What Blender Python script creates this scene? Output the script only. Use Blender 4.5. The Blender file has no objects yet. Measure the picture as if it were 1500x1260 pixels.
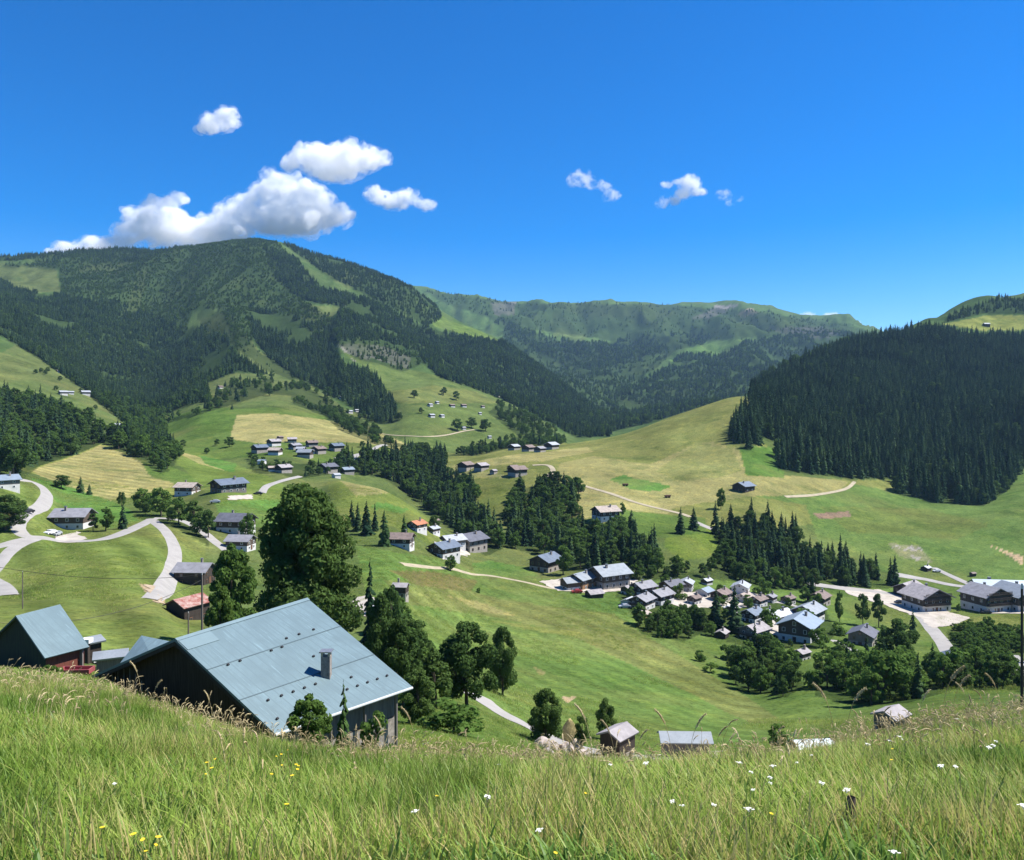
import bpy, math, random
import numpy as np
from mathutils import Vector, Matrix

random.seed(7); RNG = np.random.default_rng(11)
S = bpy.context.scene
COL = S.collection
F, CX, HY = 1177.0, 750.0, 600.0          # focal length, centre and horizon of the view in photograph pixels
R = math.radians

def P(u, v, d): return Vector(((u - CX) / F * d, d, -(v - HY) / F * d))

def tag(o, label=None, cat=None, group=None, kind=None):
    if label: o['label'] = label
    if cat: o['category'] = cat
    if group: o['group'] = group
    if kind: o['kind'] = kind
    return o

# ---------------------------------------------------------------- materials
def newmat(name):
    m = bpy.data.materials.new(name); m.use_nodes = True
    nt = m.node_tree; nt.nodes.clear()
    out = nt.nodes.new('ShaderNodeOutputMaterial')
    return m, nt, out

def node(nt, typ, **kw):
    n = nt.nodes.new(typ)
    for k, v in kw.items():
        if k in n.inputs: n.inputs[k].default_value = v
        else: setattr(n, k, v)
    return n

def mixcol(nt, a, b, fac, blend='MIX'):
    m = nt.nodes.new('ShaderNodeMix'); m.data_type = 'RGBA'; m.blend_type = blend
    for sock, val in ((m.inputs[6], a), (m.inputs[7], b), (m.inputs[0], fac)):
        if hasattr(val, 'is_output') or isinstance(val, bpy.types.NodeSocket): nt.links.new(val, sock)
        elif isinstance(val, (tuple, list)): sock.default_value = (*val[:3], 1)
        else: sock.default_value = val
    return m.outputs[2]

def ramp(nt, src, lo, hi):
    n = nt.nodes.new('ShaderNodeMapRange'); n.clamp = True
    nt.links.new(src, n.inputs[0]); n.inputs[1].default_value = lo; n.inputs[2].default_value = hi
    return n.outputs[0]

def noise(nt, vec, scale, detail=4, rough=.55):
    n = nt.nodes.new('ShaderNodeTexNoise'); n.inputs['Scale'].default_value = scale
    n.inputs['Detail'].default_value = detail; n.inputs['Roughness'].default_value = rough
    nt.links.new(vec, n.inputs['Vector']); return n.outputs[0]

_M = {}
def surf(name, col, rough=.8, var=.25, scale=1.5, metal=0., coord='Object', stretch=None, bump=.0, col2=None, spec=.3):
    """a plain surface with two scales of noise in its colour"""
    if name in _M: return _M[name]
    m, nt, out = newmat(name)
    tc = nt.nodes.new('ShaderNodeTexCoord'); vec = tc.outputs[coord]
    if stretch:
        mp = nt.nodes.new('ShaderNodeMapping'); mp.inputs['Scale'].default_value = stretch
        nt.links.new(vec, mp.inputs[0]); vec = mp.outputs[0]
    n1 = noise(nt, vec, scale); n2 = noise(nt, vec, scale * 7, 3)
    c2 = col2 or tuple(c * (1 - var * 1.3) for c in col)
    c = mixcol(nt, col, c2, ramp(nt, n1, .38, .66))
    c = mixcol(nt, c, tuple(x * (1 - var) for x in col), ramp(nt, n2, .5, .75))
    b = nt.nodes.new('ShaderNodeBsdfPrincipled'); nt.links.new(c, b.inputs['Base Color'])
    b.inputs['Roughness'].default_value = rough; b.inputs['Metallic'].default_value = metal
    b.inputs['Specular IOR Level'].default_value = spec
    if bump:
        bn = nt.nodes.new('ShaderNodeBump'); bn.inputs['Strength'].default_value = bump; bn.inputs['Distance'].default_value = .05
        nt.links.new(n2, bn.inputs['Height']); nt.links.new(bn.outputs[0], b.inputs['Normal'])
    nt.links.new(b.outputs[0], out.inputs[0]); _M[name] = m; return m

def leafmat(name, a, b, trans=.25, rough=.6, world=.02):
    """foliage: tint per tree (Object Info random), per clump (noise) and some light passing through"""
    m, nt, out = newmat(name)
    oi = nt.nodes.new('ShaderNodeObjectInfo'); tc = nt.nodes.new('ShaderNodeTexCoord'); geo = nt.nodes.new('ShaderNodeNewGeometry')
    n1 = noise(nt, tc.outputs['Object'], .35, 3); n2 = noise(nt, geo.outputs['Position'], world, 2)
    c = mixcol(nt, a, b, oi.outputs['Random'])
    c = mixcol(nt, c, tuple(x * 1.55 for x in b), ramp(nt, n1, .45, .75))
    c = mixcol(nt, c, tuple(x * .7 for x in a), ramp(nt, n2, .5, .7))
    d = nt.nodes.new('ShaderNodeBsdfDiffuse'); t = nt.nodes.new('ShaderNodeBsdfTranslucent'); mx = nt.nodes.new('ShaderNodeMixShader')
    nt.links.new(c, d.inputs[0]); nt.links.new(c, t.inputs[0]); mx.inputs[0].default_value = trans
    nt.links.new(d.outputs[0], mx.inputs[1]); nt.links.new(t.outputs[0], mx.inputs[2]); nt.links.new(mx.outputs[0], out.inputs[0])
    return m

# ---------------------------------------------------------------- numeric noise
def vnoise(x, y, seed=0):
    xi = np.floor(x).astype(np.int64); yi = np.floor(y).astype(np.int64); xf = x - xi; yf = y - yi
    def h(a, b):
        n = (a * 374761393 + b * 668265263 + seed * 1442695041) & 0xffffffff
        n = ((n ^ (n >> 13)) * 1274126177) & 0xffffffff
        return ((n ^ (n >> 16)) & 0xffff) / 65535.0
    sx = xf * xf * (3 - 2 * xf); sy = yf * yf * (3 - 2 * yf)
    a = h(xi, yi) * (1 - sx) + h(xi + 1, yi) * sx; b = h(xi, yi + 1) * (1 - sx) + h(xi + 1, yi + 1) * sx
    return a * (1 - sy) + b * sy
def fbm(x, y, oct=4, seed=0):
    s = 0; a = .5; t = 0
    for i in range(oct):
        s = s + a * vnoise(x * 2 ** i + 17.3 * i, y * 2 ** i - 9.1 * i, seed + i); t += a; a *= .5
    return s / t

def pchip(x, y, xq):
    x = np.asarray(x, float); y = np.asarray(y, float); h = np.diff(x); dl = np.diff(y) / h
    m = np.zeros_like(y); m[0] = dl[0]; m[-1] = dl[-1]
    for i in range(1, len(x) - 1):
        if dl[i - 1] * dl[i] > 0:
            w1 = 2 * h[i] + h[i - 1]; w2 = h[i] + 2 * h[i - 1]; m[i] = (w1 + w2) / (w1 / dl[i - 1] + w2 / dl[i])
    q = np.clip(xq, x[0], x[-1]); k = np.clip(np.searchsorted(x, q) - 1, 0, len(x) - 2); t = (q - x[k]) / h[k]
    return ((1 + 2 * t) * (1 - t) ** 2 * y[k] + t * (1 - t) ** 2 * h[k] * m[k] + t * t * (3 - 2 * t) * y[k + 1] + t * t * (t - 1) * h[k] * m[k + 1])

# ---------------------------------------------------------------- terrain: contour lines of the valley, near to far (u, v, distance)
def C(d, *uv): return [(u, v, d) for u, v in uv]
K = [
 C(2.6, (-300, 1347), (1800, 1347)),
 C(6, (-300, 1090), (0, 1098), (400, 1160), (700, 1179), (1100, 1165), (1500, 1136), (1800, 1120)),
 C(15, (-300, 990), (0, 1010), (140, 1025), (250, 1055), (400, 1100), (500, 1115), (600, 1122), (850, 1135), (1000, 1138), (1150, 1122), (1300, 1092), (1400, 1072), (1500, 1058), (1800, 1040)),
 C(23, (-300, 985), (0, 1003), (140, 1022), (250, 1085), (400, 1140), (600, 1150), (850, 1165), (1000, 1165), (1150, 1150), (1300, 1120), (1400, 1100), (1500, 1085), (1800, 1060)),
 [(-300,975,60),(0,984,60),(130,995,60),(200,1040,54),(260,1080,48),(400,1115,46),(500,1118,50),(600,1098,54),(700,1090,68),(850,1112,80),(1000,1112,90),(1150,1098,92),(1300,1062,110),(1400,1040,115),(1500,1035,115),(1800,1010,115)],
 [(-300,905,110),(0,915,110),(150,928,112),(230,950,100),(300,955,100),(450,985,100),(600,1010,110),(690,1022,112),(750,1042,115),(850,1070,115),(900,1068,120),(1050,1078,125),(1200,1058,140),(1350,1030,150),(1500,1012,160),(1800,990,160)],
 [(-300,800,200),(0,838,200),(150,815,215),(230,835,205),(270,875,190),(330,890,180),(400,905,180),(480,900,175),(560,890,175),(600,925,180),(700,955,190),(850,978,190),(1000,1005,190),(1100,1015,195),(1200,985,210),(1350,985,215),(1500,975,220),(1800,960,220)],
 [(-300,650,290),(0,725,280),(60,750,280),(100,768,285),(220,765,290),(340,788,285),(450,805,285),(560,803,290),(650,822,310),(700,850,305),(800,862,310),(900,868,310),(1000,892,295),(1100,905,290),(1200,912,295),(1280,905,320),(1350,900,335),(1500,897,340),(1800,880,340)],
 [(-300,600,400),(0,680,380),(150,715,390),(250,722,395),(330,725,360),(450,745,370),(500,708,430),(550,715,430),(600,740,410),(650,783,375),(700,800,380),(800,800,400),(900,785,400),(1000,790,400),(1050,800,400),(1100,815,400),(1200,835,400),(1300,850,400),(1350,853,410),(1500,845,420),(1800,830,420)],
 [(-300,560,520),(0,640,520),(60,655,510),(150,655,520),(250,668,530),(330,690,500),(400,680,530),(480,695,525),(550,722,500),(600,745,490),(650,760,480),(700,755,470),(780,745,470),(850,738,470),(900,738,470),(1000,745,470),(1100,745,475),(1200,762,500),(1350,765,530),(1500,745,550),(1800,735,550)],
 [(-300,500,660),(0,600,640),(150,622,640),(240,655,620),(300,655,620),(400,642,650),(480,645,660),(560,655,650),(620,690,640),(655,684,620),(750,668,640),(850,668,640),(1000,678,600),(1100,680,590),(1150,692,590),(1250,705,620),(1310,725,610),(1350,735,600),(1430,738,600),(1500,695,690),(1800,660,690)],
 [(-300,450,850),(0,560,800),(60,575,800),(150,600,800),(200,622,780),(240,632,760),(300,605,800),(400,604,800),(480,622,790),(560,645,780),(620,655,770),(680,662,780),(740,660,780),(820,652,780),(900,638,800),(1000,606,850),(1090,580,880),(1150,595,880),(1250,610,880),(1350,615,880),(1500,600,900),(1800,580,900)],
 [(-300,430,1050),(0,510,1000),(60,530,1000),(120,560,980),(170,585,980),(230,600,960),(300,575,1000),(400,570,1000),(480,590,1000),(560,600,1000),(600,590,1000),(700,612,1000),(780,632,1000),(850,650,980),(900,648,1000),(1000,625,1050),(1090,600,1050),(1120,570,1080),(1200,550,1100),(1350,545,1120),(1500,545,1120),(1800,520,1120)],
 [(-300,420,1400),(0,470,1350),(60,505,1300),(120,545,1250),(170,575,1250),(230,590,1250),(300,540,1350),(350,520,1350),(400,540,1350),(480,545,1300),(500,520,1300),(600,552,1300),(700,576,1300),(780,605,1300),(850,635,1250),(900,640,1250),(1000,625,1250),(1085,598,1250),(1110,566,1280),(1200,524,1300),(1250,505,1350),(1300,494,1350),(1350,482,1400),(1400,483,1400),(1500,488,1400),(1800,480,1400)],
 [(-300,410,1900),(0,430,1900),(150,440,1900),(230,480,1800),(300,440,1900),(400,430,1900),(500,450,1900),(600,492,1850),(700,530,1800),(800,578,1750),(850,606,1700),(900,628,1650),(1000,618,1650),(1100,600,1600),(1200,560,1600),(1300,520,1600),(1375,480,1650),(1400,466,1650),(1450,446,1700),(1500,447,1700),(1800,440,1700)],
 [(-300,400,2500),(0,386,2500),(100,378,2500),(200,371,2500),(300,365,2500),(350,358,2500),(375,355,2500),(400,360,2500),(450,374,2500),(500,385,2450),(550,402,2400),(600,428,2350),(650,458,2300),(700,486,2250),(730,499,2200),(780,532,2150),(850,586,2100),(900,612,2100),(1000,606,2100),(1100,590,2100),(1300,560,2100),(1500,520,2100),(1800,520,2100)],
 [(-300,480,3100),(400,470,3100),(600,520,3000),(700,540,2900),(800,562,2800),(850,572,2700),(900,575,2700),(1000,560,2700),(1100,545,2700),(1200,560,2700),(1500,580,2700),(1800,580,2700)],
 [(-300,500,3600),(600,500,3600),(700,505,3500),(800,518,3400),(850,525,3400),(950,525,3400),(1050,510,3400),(1150,505,3400),(1250,510,3400),(1500,540,3400),(1800,540,3400)],
 C(4600, (-300,450), (500,430), (600,420), (620,422), (650,432), (700,438), (740,443), (800,444), (860,445), (900,443), (940,443), (980,447), (1000,444), (1080,444), (1100,450), (1150,457), (1200,467), (1240,472), (1262,482), (1300,497), (1400,515), (1500,530), (1800,530)),
 C(6000, (-300, 610), (1800, 610)),
]
ROWS = [14, 22, 12, 30, 34, 46, 46, 34, 34, 34, 34, 30, 34, 46, 46, 16, 30, 40, 10]
US = np.concatenate([np.linspace(-2200, -60, 46)[:-1], np.arange(-60, 1560, 2.5), np.linspace(1560, 3700, 46)])
NU = len(US)
KV = np.array([pchip([a[0] for a in k], [a[1] for a in k], US) for k in K])
KD = np.exp(np.array([pchip([a[0] for a in k], [math.log(a[2]) for a in k], US) for k in K]))
assert (np.diff(KD, axis=0) > 0).all()
TT = np.concatenate([i + np.arange(n) / n for i, n in enumerate(ROWS)] + [[len(ROWS)]])
NR = len(TT)
D = np.zeros((NR, NU)); V = np.zeros((NR, NU))
for j in range(NU):
    ld = np.log(KD[:, j]); q = np.interp(TT, np.arange(len(K)), ld)
    D[:, j] = np.exp(q); V[:, j] = pchip(ld, KV[:, j], q)
U = np.broadcast_to(US, (NR, NU))
X = (U - CX) / F * D; Y = D; Z = -(V - HY) / F * D
# relief: gentle swells in the fields, gullies and ribs on the mountains
crest = KD[15][None, :]
amp = np.interp(D, [2, 15, 60, 200, 600, 900, 1300, 1900, 3000, 4600, 6000], [.03, .1, .3, .6, 0.8, 2.5, 14, 32, 48, 62, 10])
amp = amp * (1 - .72 * np.exp(-((np.log(D / crest)) / .07) ** 2)) * (1 - .78 * np.exp(-((np.log(D / 4600)) / .06) ** 2))
rid = 1 - np.abs(2 * fbm(X / 260 + 3, Y / 620, 4, 5) - 1) * 2.2
soft = fbm(X / 90, Y / 110, 4, 9) * 2 - 1
mt = np.clip((D - 1000) / 500, 0, 1)
near = fbm(X / 7, Y / 7, 3, 21) * 2 - 1
Z = Z + amp * (rid * mt + soft * (1 - mt) + .35 * soft * mt) + np.where(D < 120, near * np.clip(D / 60, .3, 1) * .22, 0)
V = HY - Z * F / D

def H(x, y):
    y = max(y, 2.7); u = CX + F * x / y
    j = min(max(np.searchsorted(US, u) - 1, 0), NU - 2); t = min(max((u - US[j]) / (US[j + 1] - US[j]), 0), 1)
    a = np.interp(y, D[:, j], Z[:, j]); b = np.interp(y, D[:, j + 1], Z[:, j + 1])
    return float(a * (1 - t) + b * t)

def hit(u, v, dmin=3, dmax=1e9):
    """the point of the ground seen at photograph pixel u, v beyond distance dmin"""
    j = min(max(np.searchsorted(US, u) - 1, 0), NU - 2); t = (u - US[j]) / (US[j + 1] - US[j])
    d = D[:, j] * (1 - t) + D[:, j + 1] * t; vv = V[:, j] * (1 - t) + V[:, j + 1] * t
    ok = np.where((vv <= v) & (d >= dmin))[0]
    i = ok[0] if len(ok) else len(d) - 1
    dd = d[i]
    if i > 0 and d[i - 1] >= dmin and vv[i - 1] > v: dd = d[i - 1] + (d[i] - d[i - 1]) * (vv[i - 1] - v) / (vv[i - 1] - vv[i])
    if dd > dmax: dd = dmax
    x = (u - CX) / F * dd
    return Vector((x, dd, H(x, dd)))

def inpoly(px, py, poly):
    r = np.zeros(px.shape, bool); n = len(poly)
    for i in range(n):
        x1, y1 = poly[i]; x2, y2 = poly[(i + 1) % n]
        if y1 == y2: continue
        c = ((y1 > py) != (y2 > py)) & (px < (x2 - x1) * (py - y1) / (y2 - y1) + x1)
        r ^= c
    return r

# ---------------------------------------------------------------- ground colours (the real colour of each field)
GR = (.088, .140, .034); BRI = (.078, .160, .036); OLI = (.128, .152, .048); HAY = (.250, .232, .095); TAN = (.215, .205, .082)
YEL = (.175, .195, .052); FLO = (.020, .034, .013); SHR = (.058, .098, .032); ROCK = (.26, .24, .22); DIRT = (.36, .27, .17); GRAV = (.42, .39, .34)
BRN = (.125, .115, .045); PAST = (.090, .115, .040)
fields = [  # polygon, colour, dmin, dmax, stripes
 ([(-400,300),(1800,300),(1800,720),(-400,720)], SHR, 980, 3000, 0),
 ([(-400,300),(1800,300),(1800,720),(-400,720)], (.070,.120,.036), 3000, 9000, 0),
 # back mountain
 ([(720,441),(755,443),(752,462),(728,460)], (.20,.19,.17), 3300, 9000, 0),
 ([(1015,468),(1050,446),(1085,447),(1040,466)], (.19,.18,.17), 3300, 9000, 0),
 ([(1080,462),(1100,450),(1112,456),(1090,466)], (.26,.21,.16), 3300, 9000, 0),
 ([(1120,480),(1200,478),(1245,490),(1180,497)], (.15,.14,.14), 2600, 9000, 0),
 ([(780,445),(900,444),(960,446),(1000,462),(940,468),(850,462)], (.085,.125,.035), 3300, 9000, 0),
 ([(1090,465),(1170,470),(1150,480),(1080,478)], (.10,.15,.04), 3000, 9000, 0),
 ([(980,520),(1040,503),(1065,510),(1030,530),(990,548)], (.085,.15,.04), 2000, 9000, 0),
 ([(930,575),(975,550),(980,560),(945,585)], (.10,.17,.05), 1200, 9000, 0),
 ([(815,480),(860,490),(850,500),(810,492)], (.10,.14,.045), 2600, 9000, 0),
 # left mountain
 ([(-60,384),(30,388),(82,395),(90,428),(40,430),(-60,415)], PAST, 1700, 2800, 0),
 ([(115,388),(200,385),(180,402),(120,400)], PAST, 1700, 2800, 0),
 ([(605,436),(625,445),(660,470),(740,500),(700,496),(640,480),(620,462)], (.10,.15,.035), 1500, 2800, 0),
 ([(465,380),(500,392),(530,410),(510,425),(480,405)], PAST, 1500, 2800, 0),
 ([(205,395),(215,390),(205,450),(175,500),(160,510),(190,440)], (.09,.12,.04), 1100, 2800, 0),
 ([(440,445),(500,452),(480,475),(440,468)], PAST, 1200, 2800, 0),
 ([(282,458),(325,453),(340,470),(362,492),(378,512),(440,552),(485,582),(505,600),(470,600),(430,562),(388,549),(350,518),(335,500),(305,486)], PAST, 900, 1700, 0),
 ([(300,562),(345,545),(388,548),(430,560),(480,590),(505,612),(480,640),(300,660),(235,640),(235,610),(300,600)], PAST, 900, 1700, 0),
 ([(40,495),(100,525),(180,590),(175,612),(120,590),(60,560),(0,545),(0,520)], PAST, 700, 1500, 0),
 ([(495,507),(515,503),(560,506),(604,522),(600,540),(545,524),(520,532)], (.19,.185,.155), 1000, 1800, 0),
 ([(500,516),(540,528),(600,540),(700,566),(760,598),(815,628),(800,640),(740,655),(600,662),(590,640),(592,600),(560,560),(535,540)], (.090,.125,.038), 700, 1500, 0),
 ([(560,575),(640,565),(700,575),(740,590),(660,592),(580,590)], (.12,.14,.045), 900, 1500, 0),
 # shoulder village
 ([(225,618),(300,598),(400,597),(480,608),(500,640),(560,655),(600,660),(560,672),(480,700),(400,700),(300,690),(240,672)], (.080,.125,.030), 560, 900, 0),
 ([(240,612),(300,600),(345,606),(335,634),(250,632)], (.070,.118,.026), 560, 900, 0),
 ([(345,607),(400,606),(470,614),(540,625),(600,652),(590,662),(540,650),(480,648),(420,648),(380,650),(335,642)], HAY, 560, 900, 0),
 ([(-60,640),(40,690),(150,650),(250,688),(300,730),(230,735),(200,760),(120,735),(40,700),(-60,700)], YEL, 380, 600, 1),
 ([(45,690),(148,652),(200,672),(265,700),(250,715),(160,735),(90,712)], HAY, 350, 600, 1),
 ([(205,675),(250,685),(320,715),(280,722),(220,695)], GR, 340, 600, 0),
 ([(225,655),(300,665),(400,700),(450,735),(400,760),(330,750),(270,690)], (.105,.15,.036), 340, 600, 0),
 ([(245,658),(290,670),(330,690),(290,680)], HAY, 400, 600, 0),
 ([(290,668),(345,678),(340,692),(300,680)], BRI, 400, 600, 0),
 ([(310,735),(450,730),(450,775),(330,770)], BRI, 280, 420, 0),
 # slope with the looping road
 ([(-60,700),(60,700),(240,770),(300,790),(300,930),(200,950),(-60,960)], (.112,.150,.040), 66, 330, 2),
 ([(45,700),(110,715),(190,745),(205,762),(160,775),(80,735)], BRI, 250, 420, 0),
 ([(0,780),(45,760),(0,740),(-60,740)], BRN, 180, 320, 0),
 ([(205,855),(232,860),(245,885),(225,880)], DIRT, 150, 260, 0),
 # shoulder right of big tree
 ([(480,700),(560,712),(610,742),(655,785),(620,800),(540,790),(500,760)], (.115,.150,.038), 330, 470, 0),
 ([(495,700),(545,708),(575,722),(520,728)], TAN, 330, 470, 0),
 ([(550,735),(600,745),(590,752),(540,745)], BRI, 300, 470, 0),
 ([(520,800),(660,820),(720,850),(790,830),(900,860),(930,890),(1100,1010),(1200,1060),(1200,1130),(560,1130),(540,900)], (.096,.158,.040), 60, 330, 3),
 ([(690,825),(770,815),(790,845),(700,845)], BRI, 240, 350, 0),
 ([(560,850),(640,850),(740,880),(900,900),(930,920),(1060,1000),(1180,1060),(1100,1060),(950,985),(820,925),(700,900),(600,885)], OLI, 120, 330, 2),
 ([(570,835),(640,838),(700,850),(690,866),(610,858)], BRN, 200, 330, 0),
 ([(655,872),(700,880),(760,905),(720,900)], TAN, 150, 330, 0),
 ([(700,905),(860,930),(870,938),(760,920)], YEL, 150, 330, 0),
 ([(775,975),(800,985),(790,990)], TAN, 80, 330, 0),
 ([(820,1020),(845,1022),(832,1030)], DIRT, 80, 330, 0),
 # right hill fields
 ([(640,672),(740,658),(820,646),(900,632),(1000,600),(1100,572),(1110,600),(1070,640),(1150,660),(1150,700),(1320,705),(1320,760),(900,790),(690,770),(650,700)], (.150,.165,.052), 400, 900, 0),
 ([(655,684),(740,668),(800,662),(860,655),(870,662),(800,675),(745,680),(700,684)], HAY, 400, 900, 0),
 ([(655,684),(700,690),(760,700),(690,705),(655,700)], (.20,.20,.08), 400, 900, 0),
 ([(660,700),(770,700),(770,760),(700,770)], (.095,.120,.032), 380, 600, 0),
 ([(820,680),(870,668),(950,680),(1010,655),(1040,648),(1085,660),(1095,690),(1240,706),(1225,722),(1100,728),(980,745),(850,725),(810,700)], TAN, 400, 900, 0),
 ([(850,710),(990,740),(980,752),(900,745),(850,765),(835,750)], HAY, 380, 600, 0),
 ([(960,690),(1020,650),(1075,658),(1090,690),(1050,700),(1000,705)], (.175,.185,.066), 400, 900, 0),
 ([(892,704),(915,696),(985,712),(965,719),(930,717)], BRI, 400, 900, 0),
 ([(1085,655),(1140,655),(1150,700),(1095,697)], (.075,.14,.03), 400, 900, 0),
 ([(1110,728),(1225,722),(1250,708),(1310,722),(1440,740),(1500,690),(1800,690),(1800,870),(1330,850),(1200,800),(1180,740)], (.096,.150,.042), 380, 750, 0),
 ([(1200,742),(1360,745),(1450,770),(1400,790),(1240,780)], (.105,.140,.040), 400, 750, 0),
 ([(1190,752),(1240,750),(1245,758),(1200,760)], (.20,.14,.10), 400, 750, 0),
 ([(1300,795),(1350,800),(1370,825),(1320,815)], (.16,.17,.09), 400, 750, 4),
 ([(1450,800),(1500,815),(1500,830),(1480,815)], DIRT, 380, 650, 0),
 ([(970,775),(1055,775),(1050,815),(1000,822),(975,800)], (.105,.15,.03), 340, 470, 0),
 ([(900,745),(1035,760),(1035,782),(930,790)], GR, 380, 470, 0),
 ([(920,850),(1550,850),(1550,1060),(1150,1060),(1000,960)], (.090,.140,.036), 130, 420, 0),
 ([(1390,905),(1500,900),(1500,940),(1400,930)], (.12,.14,.04), 200, 420, 0),
 ([(1380,476),(1440,462),(1560,462),(1560,482),(1440,484)], YEL, 1200, 1750, 0),
]
wu = U + (vnoise(X / (D * .02 + 1), Y / (D * .05 + 1), 3) - .5) * 7; wv = V + (vnoise(X / (D * .02 + 1) + 50, Y / (D * .05 + 1), 4) - .5) * 3
BASE = np.zeros((NR, NU, 3)); BASE[:] = (.085, .118, .038)
for poly, col, d0, d1, st in fields:
    m = inpoly(wu, wv, poly) & (D >= d0) & (D <= d1)
    c = np.array(col)[None, :].repeat(m.sum(), 0)
    if st:
        xx, yy = X[m], Y[m]
        if st == 1: s = np.sin((xx * .25 + yy) / 9.0 * 2 * math.pi + 2 * fbm(xx / 30, yy / 30, 2)); c = c * (1 + .22 * s[:, None])
        if st == 2: s = np.sin((xx * .8 + yy * .55) / 11.0 * 2 * math.pi + 7 * fbm(xx / 50, yy / 50, 2, 4)); c = c * (1 + .20 * s[:, None])
        if st == 3: s = np.sin((xx * .9 + yy * .42) / 6.0 * 2 * math.pi + 3 * fbm(xx / 60, yy / 60, 2, 4)); c = c * (1 + .13 * s[:, None])
        if st == 4: s = vnoise(xx / 2.5, yy / 2.5, 8) > .7; c = np.where(s[:, None], np.array(ROCK), c)
    BASE[m] = c
v1 = fbm(X / 24, Y / 24, 4, 31); v2 = fbm(X / 4, Y / 4, 3, 41)
BASE *= (1 + (v1 - .5)[..., None] * .7) * (1 + (v2 - .5)[..., None] * .35)
dry = np.clip((fbm(X / 38 + 9, Y / 38, 4, 77) - .5) * 4, 0, 1)[..., None] * .35 * (D < 980)[..., None]
BASE = BASE * (1 - dry) + np.array((.17, .165, .06)) * dry
scr = np.clip((fbm(X / 55, Y / 120, 5, 55) - .56) * 8, 0, 1)[..., None] * .45 * ((D > 1000))[..., None]
BASE = BASE * (1 - scr) + np.array((.095, .13, .045)) * scr
FOREST_MASK = []   # filled later by the woods: darker soil under them

def terrain_mesh(name, r0, r1, mat):
    n = r1 - r0; me = bpy.data.meshes.new(name)
    co = np.stack([X[r0:r1], Y[r0:r1], Z[r0:r1]], -1).reshape(-1, 3)
    i = np.arange(n - 1)[:, None] * NU + np.arange(NU - 1)[None, :]
    q = np.stack([i, i + 1, i + NU + 1, i + NU], -1).reshape(-1, 4)
    me.vertices.add(len(co)); me.vertices.foreach_set('co', co.ravel())
    me.loops.add(q.size); me.loops.foreach_set('vertex_index', q.ravel().astype(np.int32))
    me.polygons.add(len(q)); me.polygons.foreach_set('loop_start', np.arange(0, q.size, 4, dtype=np.int32))
    me.polygons.foreach_set('loop_total', np.full(len(q), 4, np.int32)); me.polygons.foreach_set('use_smooth', np.ones(len(q), bool))
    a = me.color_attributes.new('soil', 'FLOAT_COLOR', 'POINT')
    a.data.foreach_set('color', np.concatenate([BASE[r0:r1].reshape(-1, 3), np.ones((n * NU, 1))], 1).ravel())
    me.update(); me.materials.append(mat); o = bpy.data.objects.new(name, me); COL.objects.link(o)
    o['kind'] = 'structure'; return o

def ground_material():
    m, nt, out = newmat('turf'); geo = nt.nodes.new('ShaderNodeNewGeometry'); pos = geo.outputs['Position']
    at = nt.nodes.new('ShaderNodeAttribute'); at.attribute_name = 'soil'
    n1 = noise(nt, pos, .9, 5, .7); n2 = noise(nt, pos, .16, 9, .78); n3 = noise(nt, pos, .035, 9, .75)
    c = at.outputs['Color']
    c = mixcol(nt, c, (.45, .45, .45), ramp(nt, n1, .47, .70), 'MULTIPLY')
    c = mixcol(nt, c, (1.5, 1.35, 1.15), ramp(nt, n2, .50, .66), 'MULTIPLY')
    c = mixcol(nt, c, (.62, .72, .66), ramp(nt, n3, .50, .64), 'MULTIPLY')
    b = nt.nodes.new('ShaderNodeBsdfDiffuse'); nt.links.new(c, b.inputs[0])
    bn = nt.nodes.new('ShaderNodeBump'); bn.inputs['Strength'].default_value = .7; bn.inputs['Distance'].default_value = .5
    nt.links.new(n1, bn.inputs['Height']); nt.links.new(bn.outputs[0], b.inputs['Normal'])
    nt.links.new(b.outputs[0], out.inputs[0]); return m
# ---------------------------------------------------------------- plant meshes
def npmesh(name, co, faces_quads=None, tris=None, mats=(), smooth=False):
    me = bpy.data.meshes.new(name); co = np.asarray(co, float)
    me.vertices.add(len(co)); me.vertices.foreach_set('co', co.ravel())
    loops = []; tot = []
    if faces_quads is not None and len(faces_quads): q = np.asarray(faces_quads, np.int32); loops.append(q.ravel()); tot.append(np.full(len(q), 4))
    if tris is not None and len(tris): t = np.asarray(tris, np.int32); loops.append(t.ravel()); tot.append(np.full(len(t), 3))
    loops = np.concatenate(loops).astype(np.int32); tot = np.concatenate(tot).astype(np.int32)
    me.loops.add(len(loops)); me.loops.foreach_set('vertex_index', loops)
    st = np.concatenate([[0], np.cumsum(tot)[:-1]]).astype(np.int32)
    me.polygons.add(len(tot)); me.polygons.foreach_set('loop_start', st); me.polygons.foreach_set('loop_total', tot)
    if smooth: me.polygons.foreach_set('use_smooth', np.ones(len(tot), bool))
    me.update(); me.validate()
    for m in mats: me.materials.append(m)
    return me

def tube(path, radii, n=6):
    """vertices and quads of a tapering tube"""
    co = []; f = []
    for i, (p, r) in enumerate(zip(path, radii)):
        p = Vector(p); t = (Vector(path[min(i + 1, len(path) - 1)]) - Vector(path[max(i - 1, 0)])).normalized()
        a = t.orthogonal().normalized() if abs(t.z) < .9 else Vector((1, 0, 0)); b = t.cross(a).normalized(); a = b.cross(t)
        for k in range(n):
            w = 2 * math.pi * k / n; co.append(tuple(p + (a * math.cos(w) + b * math.sin(w)) * r))
    for i in range(len(path) - 1):
        for k in range(n): f.append((i * n + k, i * n + (k + 1) % n, (i + 1) * n + (k + 1) % n, (i + 1) * n + k))
    return co, f

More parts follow.
